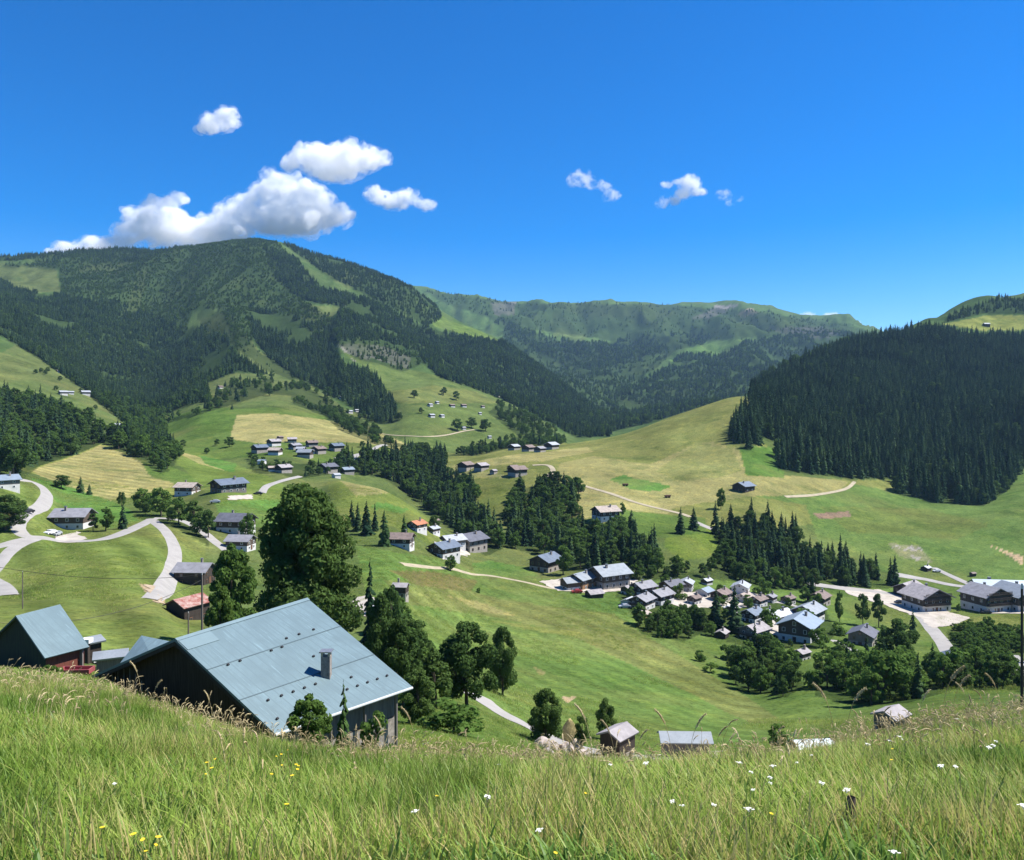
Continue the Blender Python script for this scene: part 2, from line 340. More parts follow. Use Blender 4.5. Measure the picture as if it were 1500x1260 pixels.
SPR = leafmat('spruce needles', (.020, .046, .024), (.064, .106, .042), .18)
SPR2 = leafmat('young conifer needles', (.045, .085, .03), (.065, .115, .035), .2)
BRO = leafmat('broad leaves', (.085, .155, .036), (.12, .20, .044), .42)
BRD = leafmat('dark broad leaves', (.065, .120, .034), (.100, .160, .042), .38)
BARK = surf('bark', (.10, .08, .06), .9, .4, 3, stretch=(1, 1, .2))

def spruce_parts(seed, h=1., w=.17, levels=24, bare=.04, per=9):
    """a crown of drooping layered branches, height 1"""
    r = np.random.default_rng(seed); co = []; tri = []
    for L in range(levels):
        t = L / (levels - 1); z = bare + (1 - bare) * (t ** .92) * .985
        rad = w * (1 - t) ** .78 * r.uniform(.8, 1.15) + .006
        for k in range(max(4, int(per * (1 - t * .5)))):
            a = r.uniform(0, 2 * math.pi); rr = rad * r.uniform(.65, 1.2); dz = -rr * r.uniform(.25, .6); zz = z + r.uniform(-.02, .02)
            wd = rr * r.uniform(.26, .42); c, s = math.cos(a), math.sin(a)
            b = len(co)
            co += [(0, 0, zz + .02), (c * rr * .55 - s * wd, s * rr * .55 + c * wd, zz + dz * .5 - .01), (c * rr * .6, s * rr * .6, zz + dz * .25 + .012),
                   (c * rr * .55 + s * wd, s * rr * .55 - c * wd, zz + dz * .5 - .01), (c * rr, s * rr, zz + dz), (c * rr * .8, s * rr * .8, zz + dz - rr * .22)]
            tri += [(b, b + 1, b + 2), (b, b + 2, b + 3), (b + 1, b + 4, b + 2), (b + 2, b + 4, b + 3), (b + 1, b + 5, b + 4), (b + 3, b + 4, b + 5)]
    co = np.array(co); co[:, 0:2] *= 1; co *= h
    trunk = tube([(0, 0, -.05 * h), (0, 0, .3 * h), (0, 0, .97 * h)], [.016 * h, .011 * h, .002 * h], 6)
    return co, tri, trunk

def broad_parts(seed, h=1., w=.42, nl=2600, ls=.035, bare=.12, lobes=34, taper=.9, shape=1.):
    """lobes of leaf cards round a branching frame, height 1"""
    r = np.random.default_rng(seed); cen = []; rads = []
    for i in range(lobes):
        t = r.uniform(0, 1) ** .85; z = bare + .1 + (1 - bare - .2) * t
        prof = math.sin(math.pi * min(1, (t * .8 + .17))) ** .6 * shape if taper < 1 else (1 - t) ** .7 + .12
        a = r.uniform(0, 2 * math.pi); q = w * prof * math.sqrt(r.uniform(.08, .62))
        cen.append((q * math.cos(a), q * math.sin(a), z)); rads.append(w * r.uniform(.17, .36) * (1.1 - .45 * t))
    cen = np.array(cen); rads = np.array(rads)
    pk = r.choice(len(cen), nl, p=(rads ** 2) / (rads ** 2).sum()); dv = r.normal(size=(nl, 3)); dv /= np.linalg.norm(dv, axis=1)[:, None]
    pos = cen[pk] + dv * (rads[pk] * r.uniform(.55, 1.08, nl) ** .6)[:, None] * np.array([1, 1, .82])
    keep = pos[:, 2] > bare * .6; pos = pos[keep]; dv = dv[keep]; n = len(pos)
    nn = dv + r.normal(size=(n, 3)) * .55; nn[:, 2] += .25; nn /= np.linalg.norm(nn, axis=1)[:, None]
    a = np.cross(nn, r.normal(size=(n, 3))); a /= np.linalg.norm(a, axis=1)[:, None]; b = np.cross(nn, a)
    s = ls * r.uniform(.6, 1.35, n)[:, None]
    co = np.stack([pos - a * s, pos - b * s * .55, pos + a * s, pos + b * s * .6 + nn * s * .2], 1).reshape(-1, 3) * h
    q = np.arange(n * 4).reshape(-1, 4)
    tc, tf = tube([(0, 0, -.05), (.01, 0, bare + .1), (-.01, .01, .45), (0, 0, .8)], [.026, .02, .012, .003], 7)
    for i in range(7):
        c = cen[r.integers(len(cen))]; z0 = bare + .1 + r.uniform(0, .25)
        bc, bf = tube([(0, 0, z0), tuple(np.array([c[0] * .5, c[1] * .5, (z0 + c[2]) / 2 + .02])), tuple(c)], [.011, .007, .002], 5)
        o = len(tc); tc += bc; tf += [tuple(k + o for k in f) for f in bf]
    tc = [(x * h, y * h, z * h) for x, y, z in tc]
    return co, q, (tc, tf)

def crown_trunk(kind, seed, mat, **kw):
    if kind == 'spruce':
        co, tri, (tc, tf) = spruce_parts(seed, **kw)
        return npmesh('crown', co, None, tri, [mat]), npmesh('trunk', tc, tf, None, [BARK], True)
    co, q, (tc, tf) = broad_parts(seed, **kw)
    return npmesh('crown', co, q, None, [mat]), npmesh('trunk', tc, tf, None, [BARK], True)

def joined(name, a, b):
    ca = np.zeros(len(a.vertices) * 3); a.vertices.foreach_get('co', ca); cb = np.zeros(len(b.vertices) * 3); b.vertices.foreach_get('co', cb)
    ca = ca.reshape(-1, 3); cb = cb.reshape(-1, 3); q = []; t = []; mi = []
    me = bpy.data.meshes.new(name)
    f = [tuple(p.vertices) for p in a.polygons] + [tuple(v + len(ca) for v in p.vertices) for p in b.polygons]
    me.from_pydata(np.vstack([ca, cb]).tolist(), [], f)
    me.materials.append(a.materials[0]); me.materials.append(b.materials[0])
    me.polygons.foreach_set('material_index', np.array([0] * len(a.polygons) + [1] * len(b.polygons), np.int32)); return me

KIT = {}
for i in range(4): KIT['spruce', i] = crown_trunk('spruce', 100 + i, SPR, w=[.15, .18, .16, .20][i], per=[9, 10, 8, 10][i])
for i in range(2): KIT['fir', i] = crown_trunk('spruce', 120 + i, SPR2, w=.2, per=11, levels=20)
for i in range(4): KIT['broad', i] = crown_trunk('broad', 200 + i, BRO, w=[.36, .42, .34, .40][i], nl=2300, ls=.034)
for i in range(3): KIT['dark', i] = crown_trunk('broad', 220 + i, BRD, w=[.34, .40, .36][i], nl=2600, ls=.032)
for i in range(3): KIT['bush', i] = crown_trunk('broad', 240 + i, BRO, w=.62, nl=1100, ls=.055, bare=0., lobes=14)
NK = {'spruce': 4, 'fir': 2, 'broad': 4, 'dark': 3, 'bush': 3}
FAR = {}     # joined versions for far trees
for (k, i), (a, b) in list(KIT.items()): FAR[k, i] = joined('tree', a, b)

def plant(name, kind, pos, h, label, cat='tree', group=None, parts=True, wx=1., seed=None, mesh=None):
    i = (seed if seed is not None else random.randrange(99)) % NK.get(kind, 1)
    if mesh is not None: a, b = mesh
    elif parts: a, b = KIT[kind, i]
    if parts:
        e = bpy.data.objects.new(name, None); COL.objects.link(e); e.empty_display_size = .5
        for nm, me in (('crown', a), ('trunk', b)):
            o = bpy.data.objects.new(nm, me); COL.objects.link(o); o.parent = e
    else:
        e = bpy.data.objects.new(name, FAR[kind, i]); COL.objects.link(e)
    e.location = pos; e.scale = (h * wx, h * wx, h); e.rotation_euler = (0, 0, random.uniform(0, 6.28))
    return tag(e, label, cat, group)

def instancer(name, pts, protos, label=None):
    """one object that scatters meshes over its vertices: pts = (x, y, z, rot, sx, sz, index, tilt)"""
    pts = np.asarray(pts, float); me = bpy.data.meshes.new(name)
    me.vertices.add(len(pts)); me.vertices.foreach_set('co', pts[:, :3].astype(np.float32).ravel())
    for nm, typ, col in (('scl', 'FLOAT_VECTOR', None), ('rot', 'FLOAT_VECTOR', None), ('idx', 'INT', 6)):
        a = me.attributes.new(nm, typ, 'POINT')
        if nm == 'idx': a.data.foreach_set('value', pts[:, 6].astype(np.int32))
        elif nm == 'scl': a.data.foreach_set('vector', np.stack([pts[:, 4], pts[:, 4], pts[:, 5]], 1).astype(np.float32).ravel())
        else: a.data.foreach_set('vector', np.stack([pts[:, 7], np.zeros(len(pts)), pts[:, 3]], 1).astype(np.float32).ravel())
    o = bpy.data.objects.new(name, me); COL.objects.link(o)
    pc = bpy.data.collections.new(name + ' kinds')
    for k, m in enumerate(protos):
        po = bpy.data.objects.new('%03d' % k, m); pc.objects.link(po)
    ng = bpy.data.node_groups.new(name, 'GeometryNodeTree')
    ng.interface.new_socket('Geometry', in_out='INPUT', socket_type='NodeSocketGeometry'); ng.interface.new_socket('Geometry', in_out='OUTPUT', socket_type='NodeSocketGeometry')
    gi = ng.nodes.new('NodeGroupInput'); go = ng.nodes.new('NodeGroupOutput'); ci = ng.nodes.new('GeometryNodeCollectionInfo')
    ci.inputs['Collection'].default_value = pc; ci.inputs['Separate Children'].default_value = True; ci.inputs['Reset Children'].default_value = True
    ip = ng.nodes.new('GeometryNodeInstanceOnPoints'); ip.inputs['Pick Instance'].default_value = True
    L = ng.links.new
    def attr(nm, ty):
        n = ng.nodes.new('GeometryNodeInputNamedAttribute'); n.data_type = ty; n.inputs['Name'].default_value = nm; return n.outputs['Attribute']
    L(gi.outputs[0], ip.inputs['Points']); L(ci.outputs[0], ip.inputs['Instance']); L(attr('idx', 'INT'), ip.inputs['Instance Index'])
    L(attr('rot', 'FLOAT_VECTOR'), ip.inputs['Rotation']); L(attr('scl', 'FLOAT_VECTOR'), ip.inputs['Scale']); L(ip.outputs[0], go.inputs[0])
    md = o.modifiers.new('scatter', 'NODES'); md.node_group = ng; o['kind'] = 'stuff'
    if label: o['label'] = label
    return o

# ---------------------------------------------------------------- woods
vmin_near = np.minimum.accumulate(V, axis=0); vmin_near = np.vstack([np.full((1, NU), 1e9), vmin_near[:-1]])
AREA = np.zeros((NR, NU)); AREA[:-1, :-1] = (np.diff(D, axis=0)[:, :-1]) * (np.diff(US)[None, :] / F * D[:-1, :-1])
WOODS = []     # name, polygon, dmin, dmax, density per m2, mix, heights, label of an individual, label of the mass
def wood(name, poly, d0, d1, dens, mix, hh, lab): WOODS.append((name, poly, d0, d1, dens, mix, hh, lab))
sp = (('spruce', 1.),); mx = (('spruce', .45), ('dark', .3), ('broad', .25)); bl = (('broad', .5), ('dark', .4), ('spruce', .1)); msp = (('spruce', .8), ('dark', .2))
wood('spruce_forest', [(1060,645),(1085,615),(1102,600),(1098,578),(1130,562),(1200,523),(1250,504),(1300,496),(1345,487),(1380,487),(1420,497),(1500,499),(1620,499),(1620,700),(1500,682),(1475,720),(1440,742),(1380,738),(1312,724),(1310,702),(1240,702),(1140,690),(1135,670),(1150,655),(1120,640),(1100,660),(1080,652)], 520, 1450, .036, (('spruce', .97), ('dark', .03)), (13, 24), 'spruce in the dense dark forest on the right hill')
wood('valley_side_forest', [(-300,415),(0,412),(40,430),(85,432),(120,442),(170,442),(200,457),(240,472),(270,487),(285,477),(305,487),(335,501),(345,523),(388,549),(345,546),(300,563),(306,590),(290,602),(250,604),(232,612),(228,640),(190,625),(150,592),(120,570),(60,528),(0,492),(-300,470)], 900, 2450, .032, (('spruce', .72), ('dark', .2), ('broad', .08)), (9, 17), 'spruce in the forest below the long left ridge')
wood('ridge_forest', [(385,362),(430,378),(470,425),(540,440),(615,475),(660,490),(745,502),(790,536),(850,584),(905,622),(890,640),(845,642),(800,618),(745,590),(700,572),(640,552),(618,532),(612,515),(560,500),(500,500),(485,512),(440,500),(400,498),(365,470),(365,455),(400,460),(430,468),(490,470),(500,450),(440,440),(400,405)], 1050, 2450, .030, (('spruce', .74), ('dark', .16), ('broad', .1)), (10, 17), 'spruce in the forest descending the round mountain')
wood('spur_forest', [(365,470),(400,498),(440,500),(485,512),(500,535),(545,550),(572,590),(592,630),(596,650),(575,648),(545,625),(520,602),(480,577),(430,552),(400,532),(372,503)], 900, 1900, .028, msp, (10, 18), 'spruce in the dark tongue of forest above the hamlet')
wood('summit_forest', [(410,355),(500,370),(560,390),(622,425),(648,465),(625,478),(560,445),(480,405)], 1500, 2480, .016, msp, (9, 15), 'spruce below the rounded summit')
wood('mountain_scrub', [(-300,405),(0,389),(90,382),(120,366),(350,345),(400,350),(440,392),(440,440),(490,470),(430,468),(400,460),(365,455),(372,500),(345,520),(325,454),(282,457),(270,487),(200,457),(170,442),(90,432),(85,394),(0,390),(-300,410)], 1050, 2520, .018, (('spruce', .16), ('broad', .62), ('dark', .22)), (5, 11), 'tree on the upper mountain slope')
wood('gorge_forest', [(835,640),(880,600),(905,575),(960,550),(1000,520),(1060,520),(1095,500),(1200,488),(1262,486),(1260,500),(1200,525),(1130,562),(1098,578),(1040,596),(960,618),(900,632),(860,645)], 1200, 3600, .0075, mx, (14, 22), 'tree in the gorge behind the hay fields')
wood('cliff_forest', [(700,455),(760,480),(840,505),(900,500),(960,492),(1040,492),(1030,505),(960,520),(880,540),(830,540),(760,500)], 2500, 4500, .0036, mx, (18, 26), 'tree on the high band under the far plateau')
wood('far_slope_scrub', [(620,425),(760,445),(960,446),(1100,455),(1260,480),(1200,490),(1040,500),(900,500),(760,480),(650,445)], 2900, 4700, .0008, mx, (12, 20), 'tree on the far plateau')
wood('hilltop_grove', [(1390,462),(1430,450),(1460,437),(1620,440),(1620,462),(1440,460),(1380,474)], 1400, 1800, .010, msp, (8, 15), 'conifer on the hilltop behind the spruce forest')
wood('left_hill_wood', [(-200,580),(-60,560),(0,552),(40,575),(90,605),(125,612),(150,640),(180,640),(235,672),(250,690),(236,694),(195,672),(150,650),(120,662),(60,682),(35,700),(0,712),(-200,712)], 330, 720, .018, (('spruce', .3), ('broad', .4), ('dark', .3)), (10, 19), 'tree in the mixed wood on the left hillside')
wood('gully_wood', [(556,668),(600,660),(650,668),(652,690),(695,725),(702,768),(760,790),(830,800),(925,800),(965,825),(958,846),(870,850),(800,815),(740,802),(712,815),(690,800),(655,770),(610,735),(560,700),(480,690),(500,676)], 345, 780, .034, (('spruce', .45), ('broad', .25), ('dark', .30)), (9, 17), 'tree in the long wood of the river gully')
wood('streamside_wood', [(765,705),(845,722),(848,750),(870,775),(945,792),(972,828),(900,842),(830,800),(760,792),(735,765)], 345, 520, .036, (('spruce', .28), ('broad', .34), ('dark', .38)), (9, 16), 'tree in the wood beside the lone gabled farmhouse')
wood('spruce_grove', [(1042,782),(1100,760),(1165,790),(1190,815),(1260,835),(1300,852),(1318,862),(1250,862),(1190,866),(1120,855),(1085,850),(1060,815)], 330, 470, .038, (('spruce', .74), ('dark', .26)), (9, 17), 'spruce in the grove above the right village')
wood('leafy_thicket', [(1050,800),(1080,815),(1120,850),(1190,868),(1120,862),(1060,850),(970,850),(900,850),(960,838),(1045,835)], 290, 430, .034, (('broad', .55), ('dark', .45)), (7, 13), 'leafy tree below the spruce grove')
wood('village_wood', [(930,915),(975,900),(1020,905),(1030,928),(1000,940),(940,930)], 170, 330, .055, (('broad', .4), ('dark', .6)), (7, 11), 'leafy tree below the grey chalets')
wood('slope_wood', [(1070,985),(1110,965),(1160,975),(1180,1005),(1150,1022),(1080,1012)], 110, 260, .065, (('dark', .5), ('broad', .4), ('spruce', .1)), (4, 12), 'dark leafy tree in the wood under the blue roofed chalet')
wood('lower_wood', [(1190,990),(1230,965),(1290,990),(1400,985),(1440,960),(1520,965),(1620,960),(1620,1010),(1500,1012),(1400,1010),(1330,1030),(1260,1035),(1195,1020)], 110, 260, .052, (('dark', .3), ('broad', .42), ('spruce', .14), ('bush', .14)), (3, 11), 'leafy tree in the lower wood beyond the meadow')
wood('scrub_bank', [(1400,930),(1480,925),(1500,960),(1440,975),(1395,955)], 180, 300, .06, (('bush', 1.),), (2.5, 4.5), 'green bush on the bank below the hotels')
wood('hedge_wood', [(195,758),(225,752),(310,782),(305,800),(260,775)], 250, 330, .030, (('broad', .5), ('dark', .5)), (7, 10), 'leafy tree in the row above the road bend')
wood('barn_copse', [(530,925),(560,900),(600,935),(625,1000),(640,1045),(600,1062),(565,1010)], 66, 170, .06, (('broad', .35), ('dark', .65)), (7, 12), 'leafy tree in the copse behind the big barn')
wood('village_trees', [(360,672),(440,680),(520,672),(560,672),(560,690),(480,695),(420,705),(370,692)], 480, 700, .0085, (('dark', .5), ('broad', .4), ('spruce', .1)), (6, 10), 'leafy tree among the hamlet houses on the shoulder')
wood('meadow_edge_trees', [(232,618),(300,600),(300,590),(345,560),(380,560),(400,552),(400,575),(330,596),(300,605),(240,622)], 560, 1300, .0045, (('broad', .4), ('dark', .4), ('spruce', .2)), (10, 16), 'leafy tree along the top edge of the green field')
wood('lane_trees', [(430,578),(480,600),(520,615),(560,640),(600,655),(560,655),(500,632),(470,606)], 600, 1300, .005, (('broad', .5), ('dark', .5)), (10, 15), 'leafy tree beside the fields under the forest tongue')
wood('far_meadow_trees', [(730,590),(780,610),(815,632),(800,648),(720,655),(660,668),(640,672),(700,655),(760,640),(715,605)], 700, 1300, .005, (('broad', .5), ('dark', .5)), (10, 15), 'leafy tree beside the far hillside farms')

BLOCK = []    # discs (x, y, r) kept free of trees: houses and roads fill it
def blocked(x, y):
    for bx, by, br in BLOCK:
        if (x - bx) ** 2 + (y - by) ** 2 < br * br: return True
    return False

wood('gorge_wall_trees', [(735,485),(800,498),(900,505),(1000,505),(960,540),(905,575),(880,600),(850,586),(790,534),(740,502)], 2000, 4200, .0042, mx, (11, 18), 'tree on the shaded wall of the gorge')
wood('gully_floor_trees', [(120,572),(190,627),(178,640),(205,662),(250,692),(263,668),(244,640),(238,614),(250,604),(232,598)], 480, 1300, .034, (('broad', .4), ('dark', .35), ('spruce', .25)), (9, 15), 'leafy tree at the foot of the long forest')
wood('cliff_trees', [(490,498),(560,500),(612,515),(618,534),(590,545),(560,535),(520,525)], 1000, 1800, .006, mx, (7, 12), 'tree growing on the pale cliff')
wood('crest_trees', [(-300,380),(0,365),(100,360),(260,350),(260,380),(180,386),(100,390),(0,399),(-300,412)], 2200, 2530, .010, msp, (10, 17), 'conifer on the crest of the long ridge')
wood('spur_scrub', [(285,460),(325,456),(345,478),(362,495),(378,515),(440,555),(425,556),(385,540),(350,512),(300,480)], 900, 1800, .0025, (('spruce', .4), ('dark', .6)), (4, 8), 'bushy tree on the light spur clearing')
wood('field_fringe', [(375,575),(440,560),(500,600),(540,620),(560,645),(520,635),(480,612),(430,592),(425,580)], 600, 1300, .010, (('broad', .6), ('dark', .4)), (8, 13), 'leafy tree fringing the green field below the spur')
wood('right_gully_wood', [(660,668),(730,655),(800,645),(835,640),(820,652),(745,657),(700,668)], 560, 1100, .016, (('broad', .45), ('dark', .35), ('spruce', .2)), (8, 14), 'leafy tree behind the far hamlets')
wood('hotel_bank_bushes', [(1385,925),(1440,915),(1500,925),(1500,955),(1430,965),(1395,950)], 180, 330, .05, (('bush', 1.),), (2, 4), 'green bush on the grassy bank under the hotels')
wood('village_gardens', [(900,872),(960,862),(1130,862),(1200,870),(1225,930),(1200,950),(1100,950),(1030,930),(930,905)], 190, 330, .012, (('bush', .5), ('broad', .3), ('dark', .2)), (3, 8), 'small tree in the village gardens')
def build_woods():
    cand = []
    uu = U + 0; n_all = 0
    for wi, (name, poly, d0, d1, dens, mix, hh, lab) in enumerate(WOODS):
        m = inpoly(uu, V, poly) & (D >= d0) & (D <= d1) & (AREA > 0)
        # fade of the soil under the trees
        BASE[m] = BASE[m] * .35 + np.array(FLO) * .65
        wgt = (AREA * m * dens); n = int(min(wgt.sum(), 42000)); 
        if n == 0: print('EMPTY WOOD', name); continue
        p = (wgt / wgt.sum()).ravel(); ix = RNG.choice(p.size, n, p=p); i, j = np.unravel_index(ix, (NR, NU))
        a, b = RNG.random(n), RNG.random(n)
        i1 = np.minimum(i + 1, NR - 1); j1 = np.minimum(j + 1, NU - 1)
        def bil(A): return (A[i, j] * (1 - a) + A[i1, j] * a) * (1 - b) + (A[i, j1] * (1 - a) + A[i1, j1] * a) * b
        x, y, z = bil(X), bil(Y), bil(Z); vis = V[i, j] < vmin_near[i, j] + 25
        ks = RNG.choice(len(mix), n, p=np.array([q[1] for q in mix]) / sum(q[1] for q in mix)); h = RNG.uniform(hh[0], hh[1], n) * RNG.uniform(.82, 1.08, n)
        # clumps and glades
        gl = np.where(y > 950, fbm(x / 85, y / 150, 4, 88), fbm(x / 60, y / 60, 3, 88)); u_ = CX + F * x / y
        for q in range(n):
            if (gl[q] < .36 and dens < .012) or (y[q] > 950 and u_[q] < 1000 and gl[q] < .36 and name != 'mountain_scrub'): continue
            kd = mix[ks[q]][0]; hq = h[q] * (.72 if kd in ('broad', 'dark') else 1)
            if y[q] < 420 and blocked(x[q], y[q]): continue
            top = HY - (z[q] + hq) * F / y[q]; u = CX + F * x[q] / y[q]
            cand.append((kd, x[q], y[q], z[q], hq, wi, bool(top < vmin_near[i[q], j[q]] - 2) and -5 < u < 1505, hq / y[q]))
    kinds = {'spruce': 230, 'broad': 150, 'dark': 190, 'bush': 60}
    chosen = set()
    for kd, lim in kinds.items():
        c = [k for k, t in enumerate(cand) if t[0] == kd and t[6]]
        c.sort(key=lambda k: -cand[k][7]); chosen.update(c[:lim])
    names = {'spruce': 'spruce_tree', 'broad': 'leafy_tree', 'dark': 'leafy_tree', 'bush': 'bush'}
    kw = {'spruce': 'dark pointed spruce', 'broad': 'light green leafy tree', 'dark': 'dark green leafy tree', 'bush': 'low green bush'}
    for k in chosen:
        kd, x, y, z, h, wi, vis, px = cand[k]; name = WOODS[wi][0]; tail = WOODS[wi][7]
        for w0 in ('dark leafy tree ', 'leafy tree ', 'spruce ', 'conifer ', 'green bush ', 'tree '):
            if tail.startswith(w0): tail = tail[len(w0):]; break
        plant(names[kd], kd, (x, y, z), h, kw[kd] + ' ' + tail, 'bush' if kd == 'bush' else 'tree', 'trees of the ' + name.replace('_', ' '), parts=px * F > 26)
    order = ['spruce', 'broad', 'dark', 'bush']; base = {}; protos = []
    for kd in order:
        base[kd] = len(protos); protos += [FAR[kd, i] for i in range(NK[kd])]
    for wi, wd in enumerate(WOODS):
        pts = [(t[1], t[2], t[3] - .3, random.uniform(0, 6.28), t[4] * random.uniform(.9, 1.2), t[4], base[t[0]] + random.randrange(NK[t[0]]), 0) for k, t in enumerate(cand) if t[5] == wi and k not in chosen]
        n_all += len(pts)
        if pts: instancer(wd[0], pts, protos, None)
    print('woods', len(cand), 'scattered', n_all)
# ---------------------------------------------------------------- building helpers
class MB:
    def __init__(s): s.v = []; s.f = []
    def quad(s, *p):
        b = len(s.v); s.v += [tuple(q) for q in p]; s.f.append(tuple(range(b, b + len(p)))); return s
    def box(s, x0, x1, y0, y1, z0, z1, M=None):
        b = len(s.v); p = [Vector((x, y, z)) for x in (x0, x1) for y in (y0, y1) for z in (z0, z1)]
        if M: p = [M @ q for q in p]
        s.v += [tuple(q) for q in p]
        s.f += [tuple(b + k for k in f) for f in ((0,1,3,2),(4,6,7,5),(0,4,5,1),(2,3,7,6),(0,2,6,4),(1,5,7,3))]; return s
    def slab(s, pts, n, t):
        """a polygon sheet of thickness t below it"""
        b = len(s.v); k = len(pts); s.v += [tuple(p) for p in pts] + [tuple(Vector(p) - Vector(n) * t) for p in pts]
        s.f.append(tuple(range(b, b + k))); s.f.append(tuple(b + k + i for i in reversed(range(k))))
        for i in range(k): j = (i + 1) % k; s.f.append((b + i, b + k + i, b + k + j, b + j))
        return s
    def tube(s, path, radii, n=6):
        co, f = tube(path, radii, n); b = len(s.v); s.v += co; s.f += [tuple(b + k for k in q) for q in f]; return s
    def build(s, name, mat, parent=None, smooth=False):
        me = bpy.data.meshes.new(name); me.from_pydata(s.v, [], s.f); me.materials.append(mat); me.update()
        import bmesh
        bm = bmesh.new(); bm.from_mesh(me); bmesh.ops.recalc_face_normals(bm, faces=bm.faces); bm.to_mesh(me); bm.free()
        if smooth: me.polygons.foreach_set('use_smooth', np.ones(len(me.polygons), bool))
        o = bpy.data.objects.new(name, me); COL.objects.link(o)
        if parent: o.parent = parent
        return o

def empty(name, loc, rz=0):
    o = bpy.data.objects.new(name, None); COL.objects.link(o); o.location = loc; o.rotation_euler = (0, 0, rz); o.empty_display_size = .5; return o

def seams(name, col, pitch=.5, axis='X', rough=.45, metal=.3, var=.15, spec=.5, depth=.5):
    """sheet metal or boards with lines across one axis (drawn as a darker tone of the base colour)"""
    if name in _M: return _M[name]
    m = surf(name, col, rough, var, .5, metal, spec=spec); nt = m.node_tree
    b = next(n for n in nt.nodes if n.type == 'BSDF_PRINCIPLED'); tc = nt.nodes.new('ShaderNodeTexCoord')
    wv = nt.nodes.new('ShaderNodeTexWave'); wv.bands_direction = axis; wv.inputs['Scale'].default_value = .31416 / pitch / 2 * 2
    wv.inputs['Distortion'].default_value = .0
    nt.links.new(tc.outputs['Object'], wv.inputs[0]); r_ = ramp(nt, wv.outputs['Fac'], .90, .99)
    old = b.inputs['Base Color'].links[0].from_socket
    mp = nt.nodes.new('ShaderNodeMapping'); mp.inputs['Scale'].default_value = (1.6, .12, 1); nt.links.new(tc.outputs['Object'], mp.inputs[0])
    st = noise(nt, mp.outputs[0], 1.5, 6, .7); old = mixcol(nt, old, tuple(x * k for x, k in zip(col, (.74, .74, .74))), ramp(nt, st, .52, .75))
    st2 = noise(nt, mp.outputs[0], 4.0, 4, .6); old = mixcol(nt, old, tuple(min(1, x * 1.35) for x in col), ramp(nt, st2, .60, .74))
    c = mixcol(nt, old, tuple(x * (1 - depth) for x in col), r_); nt.links.new(c, b.inputs['Base Color'])
    return m

ROOF = {
 'grey': surf('grey shingle roof', (.25, .25, .27), .7, .22, .7), 'dark': surf('dark slate roof', (.12, .125, .15), .6, .25, .7),
 'brown': surf('brown shingle roof', (.22, .17, .15), .8, .3, .8), 'pale': surf('pale metal roof', (.40, .42, .44), .5, .15, .6, .2),
 'blue': surf('blue grey metal roof', (.17, .205, .25), .45, .2, .6, .3), 'sky': surf('pale blue metal roof', (.29, .35, .40), .4, .12, .5, .3),
 'orange': surf('orange tile roof', (.46, .19, .10), .8, .3, .9), 'tan': surf('pale tan roof', (.40, .34, .29), .8, .25, .8),
 'rust': surf('rusty iron roof', (.25, .085, .065), .8, .5, 1.1, col2=(.40, .30, .26)), 'lilac': surf('weathered lilac roof', (.34, .315, .32), .8, .25, .8),
 'greymetal': surf('light grey sheet roof', (.27, .30, .325), .5, .18, .6, .2)}
WALL = {
 'wood': surf('brown timber wall', (.105, .078, .058), .85, .35, 2.2, stretch=(1, 1, 8)), 'dark': surf('dark old timber wall', (.055, .042, .034), .9, .3, 2, stretch=(6, 6, .4)),
 'white': surf('white rendered wall', (.62, .60, .57), .9, .12, .8), 'stone': surf('rubble stone wall', (.42, .38, .33), .95, .4, 3.5, bump=.5),
 'ochre': surf('honey timber wall', (.30, .17, .085), .8, .3, 2, stretch=(1, 1, 8)), 'greywood': surf('silvered timber wall', (.20, .18, .165), .9, .3, 2, stretch=(6, 6, .4)),
 'red': surf('reddish board wall', (.20, .065, .045), .85, .3, 2, stretch=(8, 8, .4))}
GLASS = surf('window glass', (.035, .045, .055), .12, .2, 1, spec=.8); FRAME = surf('white window frame', (.7, .7, .68), .6, .1); SHUT = surf('brown shutter', (.16, .08, .045), .7, .2)
CHIM = surf('chimney stone', (.30, .265, .235), .95, .35, 5); METAL = surf('galvanised metal', (.4, .4, .41), .4, .15, 3, .7); WOODP = surf('grey wooden pole', (.20, .17, .145), .9, .35, 3, stretch=(6, 6, .3))

